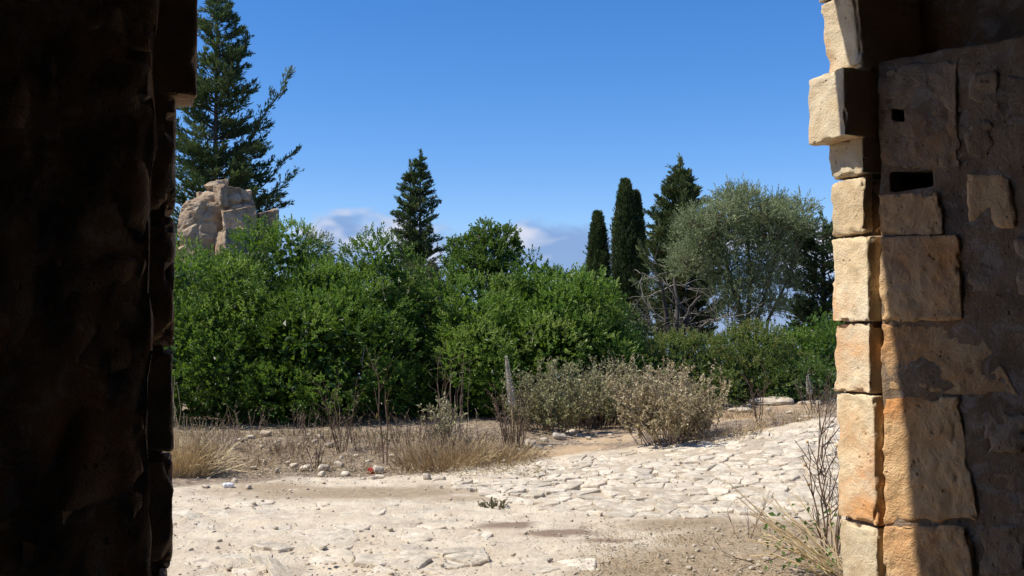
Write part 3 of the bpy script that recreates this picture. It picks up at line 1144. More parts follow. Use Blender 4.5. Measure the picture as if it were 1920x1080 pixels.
def dome_lobes(rng, c, rx, ry, H, n, lr, zlow=0.18, flat=1.0, back=0.45):
    """lobes spread over the upper shell of a bush standing at c"""
    out = []
    tries = 0
    while len(out) < n and tries < n * 40:
        tries += 1
        d = norm(rng.normal(0, 1, 3))
        if d[1] > 0.35 and rng.random() > back:
            continue
        if d[2] < -0.35:
            continue
        r = rng.uniform(*lr)
        wob = (1 + 0.16 * float(vnoise(np.array([d * 1.9 + c[0]]), 3)[0])) * rng.uniform(0.80, 1.08)
        hz = H * 0.52
        p = np.array([c[0] + d[0] * max(rx - r, 0.1) * wob, c[1] + d[1] * max(ry - r, 0.1) * wob, c[2] + H * 0.46 + d[2] * (H * 0.54 - r) * wob])
        p[2] = max(p[2], c[2] + zlow * H * 0.5 + r * 0.4)
        if any(np.linalg.norm(p - np.array(o[:3])) < 0.55 * (r + o[3]) * 0.9 for o in out):
            continue
        out.append((p[0], p[1], p[2], r))
    # a skirt of lobes that brings the leaves down to the ground
    ns = int(n * 0.5)
    for k in range(ns):
        a = math.pi * (1.0 + (k + rng.uniform(-0.3, 0.3)) / max(ns - 1, 1)) if k % 4 else rng.uniform(0, math.pi)
        r = rng.uniform(*lr) * 0.95
        q_ = rng.uniform(0.78, 0.98)
        out.append((c[0] + math.cos(a) * rx * q_, c[1] + math.sin(a) * (ry - r * 0.5) * q_, c[2] + r * rng.uniform(0.35, 1.1) + 0.1 * H * rng.random(), r))
    # a few inner lobes so that the mass is dense
    for k in range(max(2, n // 6)):
        out.append((c[0] + rng.uniform(-0.5, 0.5) * rx, c[1] + rng.uniform(-0.3, 0.5) * ry, c[2] + H * rng.uniform(0.35, 0.6), lr[1] * 1.2))
    return out


def stems_to(rng, base, targets, r0=0.05, m=6, mat='bark', spread=0.25, t=0.4):
    g = Geo()
    n = len(targets)
    T = np.asarray(targets, float)
    B = np.asarray(base, float) + np.column_stack([rng.normal(0, spread, n), rng.normal(0, spread, n), np.full(n, -0.05)])
    tt = np.linspace(0, 1, m)[None, :, None]
    path = B[:, None, :] * (1 - tt) + T[:, None, :] * tt
    path[:, :, 2] += (np.sin(tt[:, :, 0] * np.pi) * 0.12 * np.linalg.norm(T - B, axis=1)[:, None])
    path += rng.normal(0, 0.03, path.shape) * np.sin(tt * np.pi)
    rad = r0 * (1.0 - 0.8 * tt[:, :, 0]) * rng.uniform(0.6, 1.1, (n, 1))
    tubes(g, path, rad, 5, rng.uniform(0.1, 0.6, n))
    return g


def shrub(label, px, py_top, Y, half_px, ry, seed, n=34, lr=(0.30, 0.55), per=310, k=8, span=0.14, L=0.058, W=0.024, mat='lentisk', cat='shrub', zlow=0.06, name='evergreen_shrub', tint0=0.45, tvar=0.32, up=0.38, group=None, extra=(), fill=0.15, x0=None):
    rng = np.random.default_rng(seed)
    top = at(px, py_top, Y)
    b = on_ground(top[0], Y)
    H = top[2] - b[2]
    rx = half_px * Y / F
    root = thing(name, label, cat, tuple(b), group)
    lob = dome_lobes(rng, b, rx, ry, H, n, lr, zlow)
    for (ex_, ey_, eY, er) in extra:
        p = at(ex_, ey_, eY)
        lob.append((p[0], p[1], p[2], er))
    stems_to(rng, b, [l_[:3] for l_ in lob[:16]], 0.045, spread=rx * 0.22).build('stems', M['bark'], root, True)
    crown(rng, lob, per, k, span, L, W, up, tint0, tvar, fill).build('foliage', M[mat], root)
    if half_px > 130:
        gd = Geo()
        for q_ in range(16):
            l_ = lob[int(rng.integers(len(lob)))]
            d_ = norm(np.array([rng.normal(0, 0.8), -abs(rng.normal(0.6, 0.4)), rng.normal(0.5, 0.6)]))
            p1 = bend((np.array(l_[:3]) + d_ * l_[3] * 0.6)[None], d_[None], l_[3] * 0.9, 5, rng.uniform(-0.4, 0.3), rng, 0.06)
            tubes(gd, p1, np.linspace(0.006, 0.003, 5)[None], 3, rng.uniform(0.6, 1.0))
            for q2 in range(3):
                tubes(gd, bend(p1[0, 2 + q2 % 3][None], norm(d_ + rng.normal(0, 0.7, 3))[None], 0.22, 4, 0.1, rng, 0.06), np.linspace(0.004, 0.002, 4)[None], 3, 0.8)
        gd.build('dead_twigs', M['deadwood'], root, kind='stuff')
    return root


# the long mass of glossy shrubs beyond the path
shrub('tall dark green shrub at the left, against the left jamb and below the ruin', 400, 478, 16.9, 215, 2.3, 101, n=70, extra=((330, 520, 15.4, 0.5), (480, 470, 16.2, 0.4), (545, 454, 16.6, 0.33), (535, 485, 16.5, 0.42), (565, 490, 16.6, 0.4), (510, 480, 16.5, 0.38), (330, 640, 15.0, 0.55), (420, 700, 14.9, 0.5)))
shrub('dense dark green shrub in the middle of the hedge, left of the dark gap', 640, 482, 17.1, 180, 2.3, 102, n=66, tint0=0.40, extra=((700, 468, 16.8, 0.28), (735, 482, 16.6, 0.28), (715, 505, 16.7, 0.42), (680, 500, 16.7, 0.4), (745, 515, 16.7, 0.4), (560, 640, 15.1, 0.5), (640, 700, 15.0, 0.5), (520, 735, 15.0, 0.42), (700, 720, 15.3, 0.36)))
shrub('lighter green shrub right of the dark gap, behind the pale flower spike', 900, 530, 17.6, 115, 1.8, 103, n=46, lr=(0.26, 0.46), tint0=0.55, extra=((905, 660, 15.9, 0.42), (880, 610, 16.2, 0.4), (840, 560, 16.8, 0.4), (935, 700, 15.8, 0.36)))
shrub('rounded bright-tipped shrub sloping down to the right end of the hedge', 1035, 508, 18.0, 138, 1.9, 104, n=54, lr=(0.26, 0.48), tint0=0.52, L=0.068, W=0.030, per=270, extra=((1120, 580, 17.4, 0.4), (1000, 515, 17.8, 0.36), (1110, 560, 17.4, 0.42), (1040, 650, 16.2, 0.4)))
shrub('low rounded shrub at the lower right end of the hedge', 1135, 575, 17.4, 62, 1.0, 112, n=22, lr=(0.24, 0.4), tint0=0.5)
shrub('olive-brown leafy shrub topping the hedge below the spiky conifer', 785, 472, 18.6, 75, 1.0, 105, n=16, lr=(0.28, 0.42), mat='brownish', tint0=0.5, per=420)
shrub('pale greyish bush poking above the hedge right of the ruin', 592, 450, 20.5, 40, 0.7, 106, n=16, lr=(0.26, 0.36), mat='olive', per=340, k=8, tint0=0.6, fill=0.05)
# bushes under the olive tree on the right
shrub('low yellow-green bush with reddish leaves in front of the dead tree', 1285, 622, 17.8, 105, 1.1, 107, n=34, lr=(0.24, 0.38), mat='yellowgreen', per=320, L=0.046, W=0.022, span=0.11, tint0=0.62)
shrub('mid green bush between the olive tree and the rock ledge', 1405, 605, 18.8, 85, 1.1, 108, n=30, lr=(0.24, 0.4), mat='yellowgreen', per=320, L=0.046, W=0.022, span=0.11, tint0=0.58)
shrub('dark green bush against the right jamb, below the dark conifer', 1520, 580, 19.6, 95, 1.2, 109, n=34, lr=(0.26, 0.42), mat='lentisk', per=280, L=0.046, W=0.02, span=0.11, tint0=0.42)
shrub('small bush hanging over the rocks at the right jamb', 1480, 675, 18.2, 70, 0.8, 110, n=18, lr=(0.2, 0.32), mat='bright', per=280, L=0.04, W=0.018, span=0.10, tint0=0.4)
shrub('shaded dark bush at the foot of the tall cypresses', 1195, 590, 20.5, 60, 0.9, 111, n=16, lr=(0.28, 0.42), mat='cypress', per=280, tint0=0.4)


def tree_crown_tree(name, label, cat, base, trunk_paths, trunk_r, lobes, mat, seed, bark='bark', **kw):
    rng = np.random.default_rng(seed)
    root = thing(name, label, cat, tuple(base))
    g = Geo()
    for path, r in zip(trunk_paths, trunk_r):
        path = np.asarray(path, float)[None]
        m = path.shape[1]
        tubes(g, path, np.linspace(r, r * 0.35, m)[None], 7, 0.4)
    g.build('trunk', M[bark], root, True)
    tops = [np.asarray(p[-1], float) for p in trunk_paths]
    mids = [np.asarray(p[len(p) // 2], float) for p in trunk_paths]
    src = tops + mids
    gb = Geo()
    for l_ in lobes:
        c = np.array(l_[:3])
        s = min(src, key=lambda q_: np.linalg.norm(q_ - c))
        path = np.linspace(s, c, 6)[None].copy()
        path += rng.normal(0, 0.05, path.shape) * np.array([0, 1, 1, 1, 1, 0.5])[None, :, None]
        tubes(gb, path, np.linspace(0.035, 0.008, 6)[None], 4, 0.4)
        n_ = 7
        D = sphere_dirs(rng, n_)
        D[:, 2] = np.abs(D[:, 2])
        tubes(gb, bend(np.repeat(c[None], n_, 0), D, l_[3] * 1.0, 4, 0.1, rng), np.linspace(0.010, 0.003, 4)[None], 3, 0.5)
    gb.build('branches', M[bark], root, True)
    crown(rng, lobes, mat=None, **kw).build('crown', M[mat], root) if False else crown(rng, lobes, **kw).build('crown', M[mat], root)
    return root


# young bright tree standing out of the hedge
rng = np.random.default_rng(77)
Yb = 19.0
bp = on_ground(at(905, 600, Yb)[0], Yb)
lob = [(*at(px, py, Yb + dy), r) for px, py, dy, r in ((905, 455, 0, 0.24), (878, 470, 0.1, 0.22), (945, 452, 0.1, 0.22), (925, 480, -0.2, 0.28), (880, 505, -0.2, 0.30), (955, 470, 0.2, 0.18),
        (860, 495, 0.2, 0.24), (905, 520, -0.2, 0.32), (945, 505, 0.1, 0.26), (940, 540, 0, 0.28), (870, 540, 0, 0.3), (908, 435, 0, 0.15), (855, 465, 0.2, 0.14))]
tree_crown_tree('young_tree', 'young bright green tree standing out above the middle of the hedge', 'tree', bp, [[bp, at(902, 560, Yb), at(905, 500, Yb), at(906, 450, Yb)]], [0.06], lob, 'bright', 78, per=620, k=8, pocket=-0.8, span=0.12, L=0.06, W=0.032, tint0=0.55, fill=0.03)

# olive tree: airy grey-green crown on several stems
rng = np.random.default_rng(41)
Yo = 24.0
bp = on_ground(at(1395, 640, Yo)[0], Yo)
lob = []
for k in range(52):
    a = rng.uniform(0, math.pi)
    rr = rng.uniform(0.25, 1.0) ** 0.6
    px, py = 1400 + 128 * rr * math.cos(a), 505 - 135 * rr * math.sin(a)
    if px > 1480 and py > 450:
        continue
    lob.append((*at(px, py, Yo + rng.uniform(-1.1, 1.1)), rng.uniform(0.26, 0.44)))
lob += [(*at(px, py, Yo + dy), r) for px, py, dy, r in ((1350, 540, -0.3, 0.4), (1390, 560, -0.5, 0.42), (1420, 540, -0.3, 0.4), (1365, 590, -0.6, 0.38), (1450, 580, 0, 0.34), (1300, 420, 0.4, 0.36), (1325, 480, 0.2, 0.36), (1505, 395, 0.3, 0.34), (1512, 425, 0.3, 0.28), (1280, 450, 0.6, 0.3), (1440, 520, 0, 0.36),
        (1400, 470, -0.8, 0.42), (1430, 490, -0.6, 0.4), (1370, 500, -0.7, 0.4), (1410, 520, -0.7, 0.4), (1455, 450, -0.4, 0.36), (1340, 450, -0.3, 0.38), (1380, 440, -0.8, 0.4), (1430, 430, -0.6, 0.38), (1375, 550, -0.8, 0.36), (1425, 570, -0.4, 0.34), (1475, 540, 0.3, 0.36), (1470, 490, 0.3, 0.3), (1400, 600, -0.5, 0.32))]
st = [[bp + np.array([dx, 0, -0.1]), at(px1, 600, Yo), at(px2, 520, Yo + dy), at(px3, 430, Yo + dy)] for dx, px1, px2, px3, dy in ((-0.1, 1392, 1370, 1340, 0), (0.1, 1402, 1408, 1400, 0.3), (0.25, 1420, 1445, 1470, -0.2), (0.35, 1440, 1480, 1500, 0.2))]
tree_crown_tree('olive_tree', 'airy grey-green olive tree with wide rounded crown by the right jamb', 'tree', bp, st, [0.09, 0.08, 0.06, 0.05], lob, 'olive', 42, per=300, k=10, span=0.19, L=0.068, W=0.020, tint0=0.72, tvar=0.35, fill=0.0, spread=0.75, up=0.5, shell=(0.25, 1.15), pocket=-0.9)


def conifer(name, label, px, Y, py_top, prof, seed, nb=120, up=0.35, mat='fir', leafL=0.12, dens=1.0, leaders=((0, 0, 1.0),), limbs=(), droop=0.05, tuft=0.16, zlow=0.6, tint0=0.45, trunk_r=0.16):
    """conifer built from whorls of limbs that carry sprays; prof = [(photo row, half width px)]"""
    rng = np.random.default_rng(seed)
    b = on_ground(at(px, 600, Y)[0], Y)
    ztop = at(px, py_top, Y)[2]
    sc = Y / F
    pz = np.array([at(px, r_, Y)[2] for r_, _ in prof])[::-1]
    pr = np.array([w_ * sc for _, w_ in prof])[::-1]
    root = thing(name, label, 'tree', tuple(b))
    gt, gl, gb = Geo(), Geo(), Geo()
    m = 12
    for dx, dy, hf in leaders:
        zz = np.linspace(b[2] - 0.1, b[2] + (ztop - b[2]) * hf, m)
        f = (zz - zz[0]) / (zz[-1] - zz[0])
        path = np.stack([b[0] + dx * smooth(0.2, 0.6, f), b[1] + dy * smooth(0.2, 0.6, f), zz], 1)
        tubes(gt, path[None], np.linspace(trunk_r, 0.015, m)[None], 7, 0.4)
        nbl = int(nb * hf)
        zb = zlow + (zz[-1] - 0.12 - zlow) * rng.uniform(0, 1, nbl) ** 0.85
        ph = np.arange(nbl) * 2.39996 + rng.uniform(-0.5, 0.5, nbl)
        for z0, p_ in zip(zb, ph):
            Ln = float(np.interp(z0 + (ztop - zz[-1]) * 0.8, pz, pr)) * rng.uniform(0.6, 1.12) + 0.06
            c0 = np.array([np.interp(z0, zz, path[:, 0]), np.interp(z0, zz, path[:, 1]), z0])
            spray(rng, gl, gb, c0, np.array([math.cos(p_), math.sin(p_), up * rng.uniform(0.4, 1.5)]), Ln, droop, leafL, dens, tuft, tint0)
        # leading shoot
        spray(rng, gl, gb, path[-2], np.array([0, 0, 1.0]), np.linalg.norm(path[-1] - path[-2]) + 0.25, 0, leafL, dens, tuft * 0.5, tint0)
    for (x0, y0, x1, y1, dY, sag) in limbs:
        p0, p1 = at(x0, y0, Y), at(x1, y1, Y + dY)
        v = p1 - p0
        Ln = float(np.linalg.norm(v))
        v = v.copy()
        v[2] -= sag * Ln
        spray(rng, gl, gb, p0, v, Ln, sag, leafL, dens * 1.25, tuft * 1.25, tint0, thick=True)
    gt.build('trunk', M['bark'], root, True)
    gb.build('branches', M['bark'], root, True)
    gl.build('crown', M[mat], root)
    return root


def spray(rng, gl, gb, p0, d, Ln, sag, leafL, dens, tuft, tint0, thick=False):
    d = norm(d)
    m = 6
    t = np.linspace(0, 1, m)[:, None]
    path = p0 + d * Ln * t
    path[:, 2] += (sag * Ln * t ** 2)[:, 0]
    path += rng.normal(0, 0.025, path.shape) * Ln * t
    tubes(gb, path[None], np.linspace(0.012 + 0.010 * Ln, 0.004, m)[None], 4, 0.4)
    n = max(4, int(Ln / 0.075 * dens))
    s = np.linspace(0.22 if not thick else 0.1, 1.0, n) + rng.uniform(-0.02, 0.02, n)
    s = np.clip(s, 0, 1)
    C = np.stack([np.interp(s, t[:, 0], path[:, i]) for i in range(3)], 1)
    D = norm(np.gradient(path, axis=0))
    Dc = np.stack([np.interp(s, t[:, 0], D[:, i]) for i in range(3)], 1)
    side = norm(np.cross(Dc, np.array([0, 0, 1.0]) + 1e-3))
    # side twigs, shorter to the tip
    tw = rng.choice([-1, 1], n)[:, None]
    ln = tuft * (1.35 - s)[:, None] * rng.uniform(0.5, 1.6, (n, 1)) * (1.0 + 0.5 * Ln)
    ln = np.minimum(ln, 0.5)
    td = norm(Dc * 0.8 + side * tw * rng.uniform(0.3, 1.1, (n, 1)) + np.array([0, 0, 0.25]) + rng.normal(0, 0.25, (n, 3)))
    k = 14
    u = rng.uniform(0, 1, (n, k, 1))
    P = C[:, None, :] + td[:, None, :] * ln[:, None, :] * u + rng.normal(0, 0.025, (n, k, 3))
    LD = norm(td[:, None, :] + Dc[:, None, :] * 0.4 + rng.normal(0, 0.42, (n, k, 3)) + np.array([0, 0, 0.18]))
    N = norm(rng.normal(0, 1, (n, k, 3)) + np.array([0, 0, 0.8]))
    tl = np.clip(tint0 + rng.normal(0, 0.13) + 0.35 * (s[:, None] - 0.6) + rng.normal(0, 0.13, (n, k)), 0, 1)
    ll = leafL * rng.uniform(0.6, 1.35, n * k)
    leaves(gl, P.reshape(-1, 3), LD.reshape(-1, 3), N.reshape(-1, 3), ll, ll * 0.26, tl.ravel())


conifer('fir_tree', 'tall dark fir with upswept branches behind the ruin at the left', 400, 32.0, -10, [(-10, 3), (15, 20), (80, 50), (150, 66), (230, 82), (300, 98), (380, 116), (470, 132), (600, 138)], 301,
        nb=250, up=0.42, leafL=0.145, tuft=0.25, zlow=2.2,
        limbs=((420, 330, 524, 160, -0.3, 0.22), (430, 260, 500, 235, 0.3, 0.1), (415, 190, 462, 82, 0, 0.12), (420, 420, 548, 335, -0.4, 0.16), (430, 400, 530, 300, 0.4, 0.2), (400, 330, 325, 225, 0, 0.1), (400, 300, 322, 240, 0.4, 0.1),
               (440, 380, 515, 375, -0.5, 0.05), (410, 240, 470, 172, 0.4, 0.1), (420, 290, 492, 262, -0.4, 0.1), (420, 430, 500, 420, -0.6, 0.05)))
conifer('spiky_conifer', 'narrow twin-topped conifer with spiky side shoots above the middle of the hedge', 787, 36.0, 298, [(298, 3), (330, 11), (370, 24), (400, 30), (440, 34), (480, 42), (600, 48)], 302,
        nb=170, up=0.42, leafL=0.12, tuft=0.11, leaders=((0, 0, 1.0), (-0.36, 0.05, 0.955)), zlow=2.0, limbs=((800, 480, 852, 455, 0, 0.1), (795, 470, 835, 468, 0, 0.05), (800, 400, 824, 380, 0, 0.05), (775, 415, 740, 402, 0, 0.05)), trunk_r=0.11)
conifer('juniper_tree', 'bushy pointed dark conifer left of the olive tree', 1277, 29.0, 318, [(318, 4), (350, 22), (385, 38), (430, 58), (480, 74), (540, 88), (620, 94)], 303,
        nb=310, up=0.75, mat='cypress', leafL=0.13, tuft=0.20, zlow=0.7, tint0=0.6)
conifer('leaning_conifer', 'dark feathery conifer leaning behind the olive tree beside the right jamb', 1545, 25.5, 425, [(425, 20), (460, 48), (500, 68), (560, 78), (640, 80)], 304,
        nb=150, up=0.3, leafL=0.12, tuft=0.19, zlow=0.8, limbs=((1530, 500, 1452, 392, -0.6, 0.02), (1530, 520, 1478, 420, -0.3, 0.02), (1535, 540, 1480, 450, 0, 0.02), (1530, 560, 1470, 500, -0.5, 0.02), (1540, 470, 1500, 420, -0.5, 0.02)), tint0=0.4)


def cypress(label, px, Y, cols, seed, name='cypress_tree', dens=1.0):
    """column cypress: cols = [(px, top row, half width px, dY)]"""
    rng = np.random.default_rng(seed)
    b = on_ground(at(px, 600, Y)[0], Y)
    root = thing(name, label, 'tree', tuple(b), 'slender column cypresses')
    gt, gl = Geo(), Geo()
    sc = Y / F
    for cx, ty, hw, dY in cols:
        top = at(cx, ty, Y + dY)
        r0 = hw * sc
        zz = np.linspace(b[2] - 0.1, top[2] - 0.2, 8)
        tubes(gt, np.stack([np.linspace(b[0], top[0], 8), np.linspace(b[1], top[1], 8), zz], 1)[None], np.linspace(0.10, 0.02, 8)[None], 6, 0.4)
        H = top[2] - b[2]
        n = int(4200 * dens * H * r0)
        f = rng.uniform(0.03, 1.0, n)
        th = rng.uniform(0, 2 * math.pi, n)
        pro = r0 * np.minimum(1, ((1 - f) * 3.2 + 0.02) ** 0.62) * (0.75 + 0.25 * smooth(0.0, 0.3, f))
        rr = pro * (0.78 + 0.32 * fbm(np.stack([np.cos(th) * 2.6, np.sin(th) * 2.6, f * H * 2.6], 1), 3, seed) + rng.uniform(-0.18, 0.14, n) + 0.25 * (rng.random(n) < 0.03))
        cxw = b[0] + (top[0] - b[0]) * smooth(0.0, 0.35, f)
        P = np.stack([cxw + np.cos(th) * rr, top[1] + np.sin(th) * rr, b[2] + f * H], 1)
        O = np.stack([np.cos(th), np.sin(th), np.zeros(n)], 1)
        A = norm(np.array([0, 0, 1.0]) + O * rng.uniform(0.1, 0.75, (n, 1)) + rng.normal(0, 0.16, (n, 3)))
        tl = 0.45 + 0.35 * vnoise(P * 2.1, seed + 4) + rng.normal(0, 0.1, n)
        sprigs(gl, P, A, rng, 5, 0.13, 0.11, 0.030, tl, 0.45)
        # loose tip shoots
        for q_ in range(5):
            spray(rng, gl, gt, top + np.array([rng.normal(0, 0.05), 0, -0.3]), np.array([rng.normal(0, 0.15), 0, 1.0]), rng.uniform(0.2, 0.42), 0, 0.07, 1.0, 0.04, 0.5)
    gt.build('trunk', M['bark'], root, True)
    gl.build('crown', M['cypress'], root)
    return root


cypress('slim single column cypress rising at the right end of the hedge', 1119, 34.0, [(1121, 404, 20, 0), (1107, 490, 11, 0.3)], 401)
cypress('tallest cypress with two joined columns right of the slim one', 1181, 33.0, [(1172, 344, 24, 0), (1190, 366, 22, 0.3), (1199, 420, 15, -0.1)], 402)
conifer('thin_conifer', 'small thin conifer seen in the gap between the two cypresses', 1144, 40.0, 492, [(492, 3), (520, 9), (560, 12), (620, 14)], 305, nb=60, up=0.35, leafL=0.10, tuft=0.08, zlow=-0.2, trunk_r=0.05)

# dead tree: dark forked trunk, tangle of bleached branches
rng = np.random.default_rng(500)
Yd = 21.3
bp = on_ground(at(1265, 660, Yd)[0], Yd)
root = thing('dead_tree', 'dead leafless tree with tangled bleached branches in front of the dark conifer', 'tree', tuple(bp))
g, gbr = Geo(), Geo()
mains = []
for pts in (((1262, 668), (1258, 620), (1245, 570), (1238, 530)), ((1268, 668), (1280, 615), (1296, 575), (1312, 555)), ((1264, 665), (1268, 610), (1270, 560), (1262, 520)), ((1275, 665), (1300, 630), (1322, 605), (1340, 600)), ((1258, 668), (1238, 630), (1215, 600), (1200, 590))):
    p = np.array([at(a, b_, Yd + rng.uniform(-0.3, 0.3) * (i > 0)) for i, (a, b_) in enumerate(pts)])
    p[0][2] = bp[2] - 0.05
    pp = np.stack([np.interp(np.linspace(0, 3, 10), np.arange(4), p[:, i]) for i in range(3)], 1) + rng.normal(0, 0.015, (10, 3))
    tubes(g, pp[None], np.linspace(0.075, 0.022, 10)[None], 6, 0.05)
    mains.append(pp)
for mp_ in mains:
    for k in range(8):
        i = rng.integers(1, 10)
        d = norm(np.array([rng.normal(0, 1.0), rng.normal(-0.2, 0.6), rng.normal(0.35, 0.6)]))
        L1 = rng.uniform(0.3, 0.85)
        p1 = bend(mp_[i][None], d[None], L1, 6, rng.uniform(-0.3, 0.3), rng, 0.05)
        tn = rng.uniform(0.05, 0.65)
        tubes(gbr, p1, np.linspace(0.014, 0.005, 6)[None] * rng.uniform(0.6, 1.2), 4, tn)
        for q_ in range(5):
            j = rng.integers(2, 6)
            d2 = norm(d + rng.normal(0, 0.8, 3))
            tubes(gbr, bend(p1[0, j][None], d2[None], rng.uniform(0.15, 0.5), 4, rng.uniform(-0.3, 0.2), rng, 0.05), np.linspace(0.009, 0.003, 4)[None], 3, tn)
g.build('trunk', M['deadwood'], root, True)
gbr.build('branches', M['deadwood'], root, True)

# ------------------------------------------------------------------ the ruin
rng = np.random.default_rng(900)
YR = 20.5
bp = on_ground(at(425, 600, YR)[0], YR)
ruin = thing('ruined_wall', 'crumbling rubble wall stump rising above the shrubs in front of the fir', 'ruin', tuple(bp))


def ruin_stone(x0, y0, x1, y1, dY, depth, rz=0.28, seed=0, rnd=0.05, amp=0.05, res=9, jit=0.12, freq=2.6, ry=0.0):
    c = at((x0 + x1) / 2, (y0 + y1) / 2, YR + dY)
    sx, sz = (x1 - x0) * (YR + dY) / F, (y1 - y0) * (YR + dY) / F
    C = box_corners(c, (sx * 1.04, depth, sz * 1.04), rz, 0, ry, None, np.random.default_rng(seed), jit)
    Vv, Qq = rough_hexa(C, (res, res, res), rnd, amp, freq, seed, 5)
    g = Geo()
    g.add(Vv, [Qq])
    return g.build('stone', M['ruin'], ruin, False)


rows = [(337, 411, 423), (346, 402, 428), (354, 392, 446), (362, 380, 462), (374, 366, 470), (388, 353, 475), (402, 346, 482), (430, 342, 486), (480, 337, 490), (560, 332, 498), (650, 328, 504), (745, 324, 510)]
rr_ = np.array(rows, float)
nzr, na = 74, 72
yy = np.interp(np.linspace(0, 1, nzr) ** 1.25, np.linspace(0, 1, len(rows)), rr_[:, 0])
Vl = []
for y_ in yy:
    l_, r_ = np.interp(y_, rr_[:, 0], rr_[:, 1]), np.interp(y_, rr_[:, 0], rr_[:, 2])
    c_ = at((l_ + r_) / 2, y_, YR)
    hw, hd = (r_ - l_) / 2 * YR / F, min(0.5, (r_ - l_) / 2 * YR / F * 0.75)
    for a_ in np.arange(na) * 2 * math.pi / na:
        cx_, sx_ = math.cos(a_), math.sin(a_)
        m_ = (abs(cx_) ** 3.2 + abs(sx_) ** 3.2) ** (-1 / 3.2)
        Vl.append((c_[0] + hw * m_ * cx_ - 0.25 * hd * m_ * sx_, c_[1] + hd * m_ * sx_ + 0.42 * hw * m_ * cx_, c_[2]))
Vl.append(tuple(at(416, 335, YR)))
Vl = np.array(Vl)
kk = np.arange(na)
Ql = np.concatenate([np.stack([i * na + kk, i * na + (kk + 1) % na, (i + 1) * na + (kk + 1) % na, (i + 1) * na + kk], 1) for i in range(nzr - 1)])
Tl = np.stack([kk, np.full(na, nzr * na), (kk + 1) % na], 1)
cen = np.array([at(425, 400, YR)[0], YR, 0])
Nl = norm((Vl - cen) * np.array([1, 1, 0.0]) + np.array([0, 0, 0.15]))
# big irregular stones: cells of a jittered field, sunk joints between them
q3 = Vl * np.array([2.3, 2.3, 2.9]) + 0.35 * np.stack([vnoise(Vl * 2.2, 1), vnoise(Vl * 2.2, 2), vnoise(Vl * 2.2, 3)], 1)
ci = np.floor(q3).astype(np.int64)
d1, d2, hid = np.full(len(Vl), 9.0), np.full(len(Vl), 9.0), np.zeros(len(Vl))
for dx in (-1, 0, 1):
    for dy in (-1, 0, 1):
        for dz in (-1, 0, 1):
            cc = ci + np.array([dx, dy, dz])
            fp = cc + np.stack([_hash(cc[:, 0], cc[:, 1], cc[:, 2], s_) for s_ in (5, 6, 7)], 1)
            dd = np.linalg.norm(fp - q3, axis=1)
            hh = _hash(cc[:, 0], cc[:, 1], cc[:, 2], 9)
            closer = dd < d1
            d2 = np.where(closer, d1, np.minimum(d2, dd))
            hid = np.where(closer, hh, hid)
            d1 = np.minimum(d1, dd)
joint = smooth(0.16, 0.0, d2 - d1)
Vl = Vl + Nl * (0.16 * (hid - 0.5) - 0.085 * joint + 0.07 * fbm(Vl * 3.0, 5, 14, 0.6) + 0.035 * fbm(Vl * 9.0, 3, 15))[:, None]
Vl[:, 2] += 0.05 * fbm(Vl * 3.5 + 4, 4, 16) * (Vl[:, 2] > bp[2] + 1)
g = Geo()
g.add(Vl, [Ql[:, ::-1], Tl])
g.build('rubble_core', M['ruin'], ruin, False)
for i, a in enumerate(((399, 352, 441, 391, -0.22, 0.5, 0.75), (484, 399, 521, 433, 0.10, 0.5, 0.3), (486, 434, 516, 470, 0.10, 0.45, 0.3), (414, 433, 466, 486, -0.55, 0.45, 0.7), (362, 388, 412, 434, -0.30, 0.4, 0.35), (418, 392, 476, 438, -0.34, 0.4, 0.3),
                       (344, 392, 366, 418, 0.05, 0.35, 0.2), (408, 336, 425, 354, 0.02, 0.2, 0.5), (372, 362, 396, 384, 0.0, 0.3, 0.3), (446, 356, 468, 376, 0.0, 0.3, 0.4), (346, 424, 384, 482, -0.25, 0.4, 0.4), (372, 440, 412, 492, -0.36, 0.4, 0.3))):
    small = (a[2] - a[0]) < 30
    ruin_stone(*a[:6], rz=a[6], seed=910 + i, rnd=0.02, amp=0.09 if not small else 0.07, res=18 if not small else 10, freq=4.2, jit=0.16, ry=rng.normal(0, 0.1))


# ------------------------------------------------------------------ loose rocks, rubble, pebbles
def rock_mesh(seed, res=5):
    rng_ = np.random.default_rng(seed)
    C = box_corners((0, 0, 0.28), (1.0, rng_.uniform(0.6, 0.9), rng_.uniform(0.5, 0.75)), 0, rng=rng_, jit=0.28)
    Vv, Qq = rough_hexa(C, (res, res, res), 0.28, 0.16, 1.8, seed, 4)
    me = new_mesh('rock', Vv, [Qq], None, False)
    me.materials.append(M['rock'])
    return me


ROCKS = [rock_mesh(1000 + i) for i in range(9)]
rng = np.random.default_rng(1100)
GEN = 'small pale limestone rock lying in the rubble along the edge of the path'


def rock(px, py, wpx, label=GEN, group='loose rocks along the path edge', flat=1.0):
    p = ground_at(px, py)
    o = link('rock', ROCKS[int(rng.integers(len(ROCKS)))], None, None, None, label, 'rock', group)
    w = wpx * p[1] / F
    o.location = (p[0], p[1], p[2] - 0.06 * w)
    o.scale = (w, w * rng.uniform(0.8, 1.2), w * rng.uniform(0.7, 1.1) * flat)
    o.rotation_euler = (rng.normal(0, 0.12), rng.normal(0, 0.12), rng.uniform(0, 6.28))
    return o


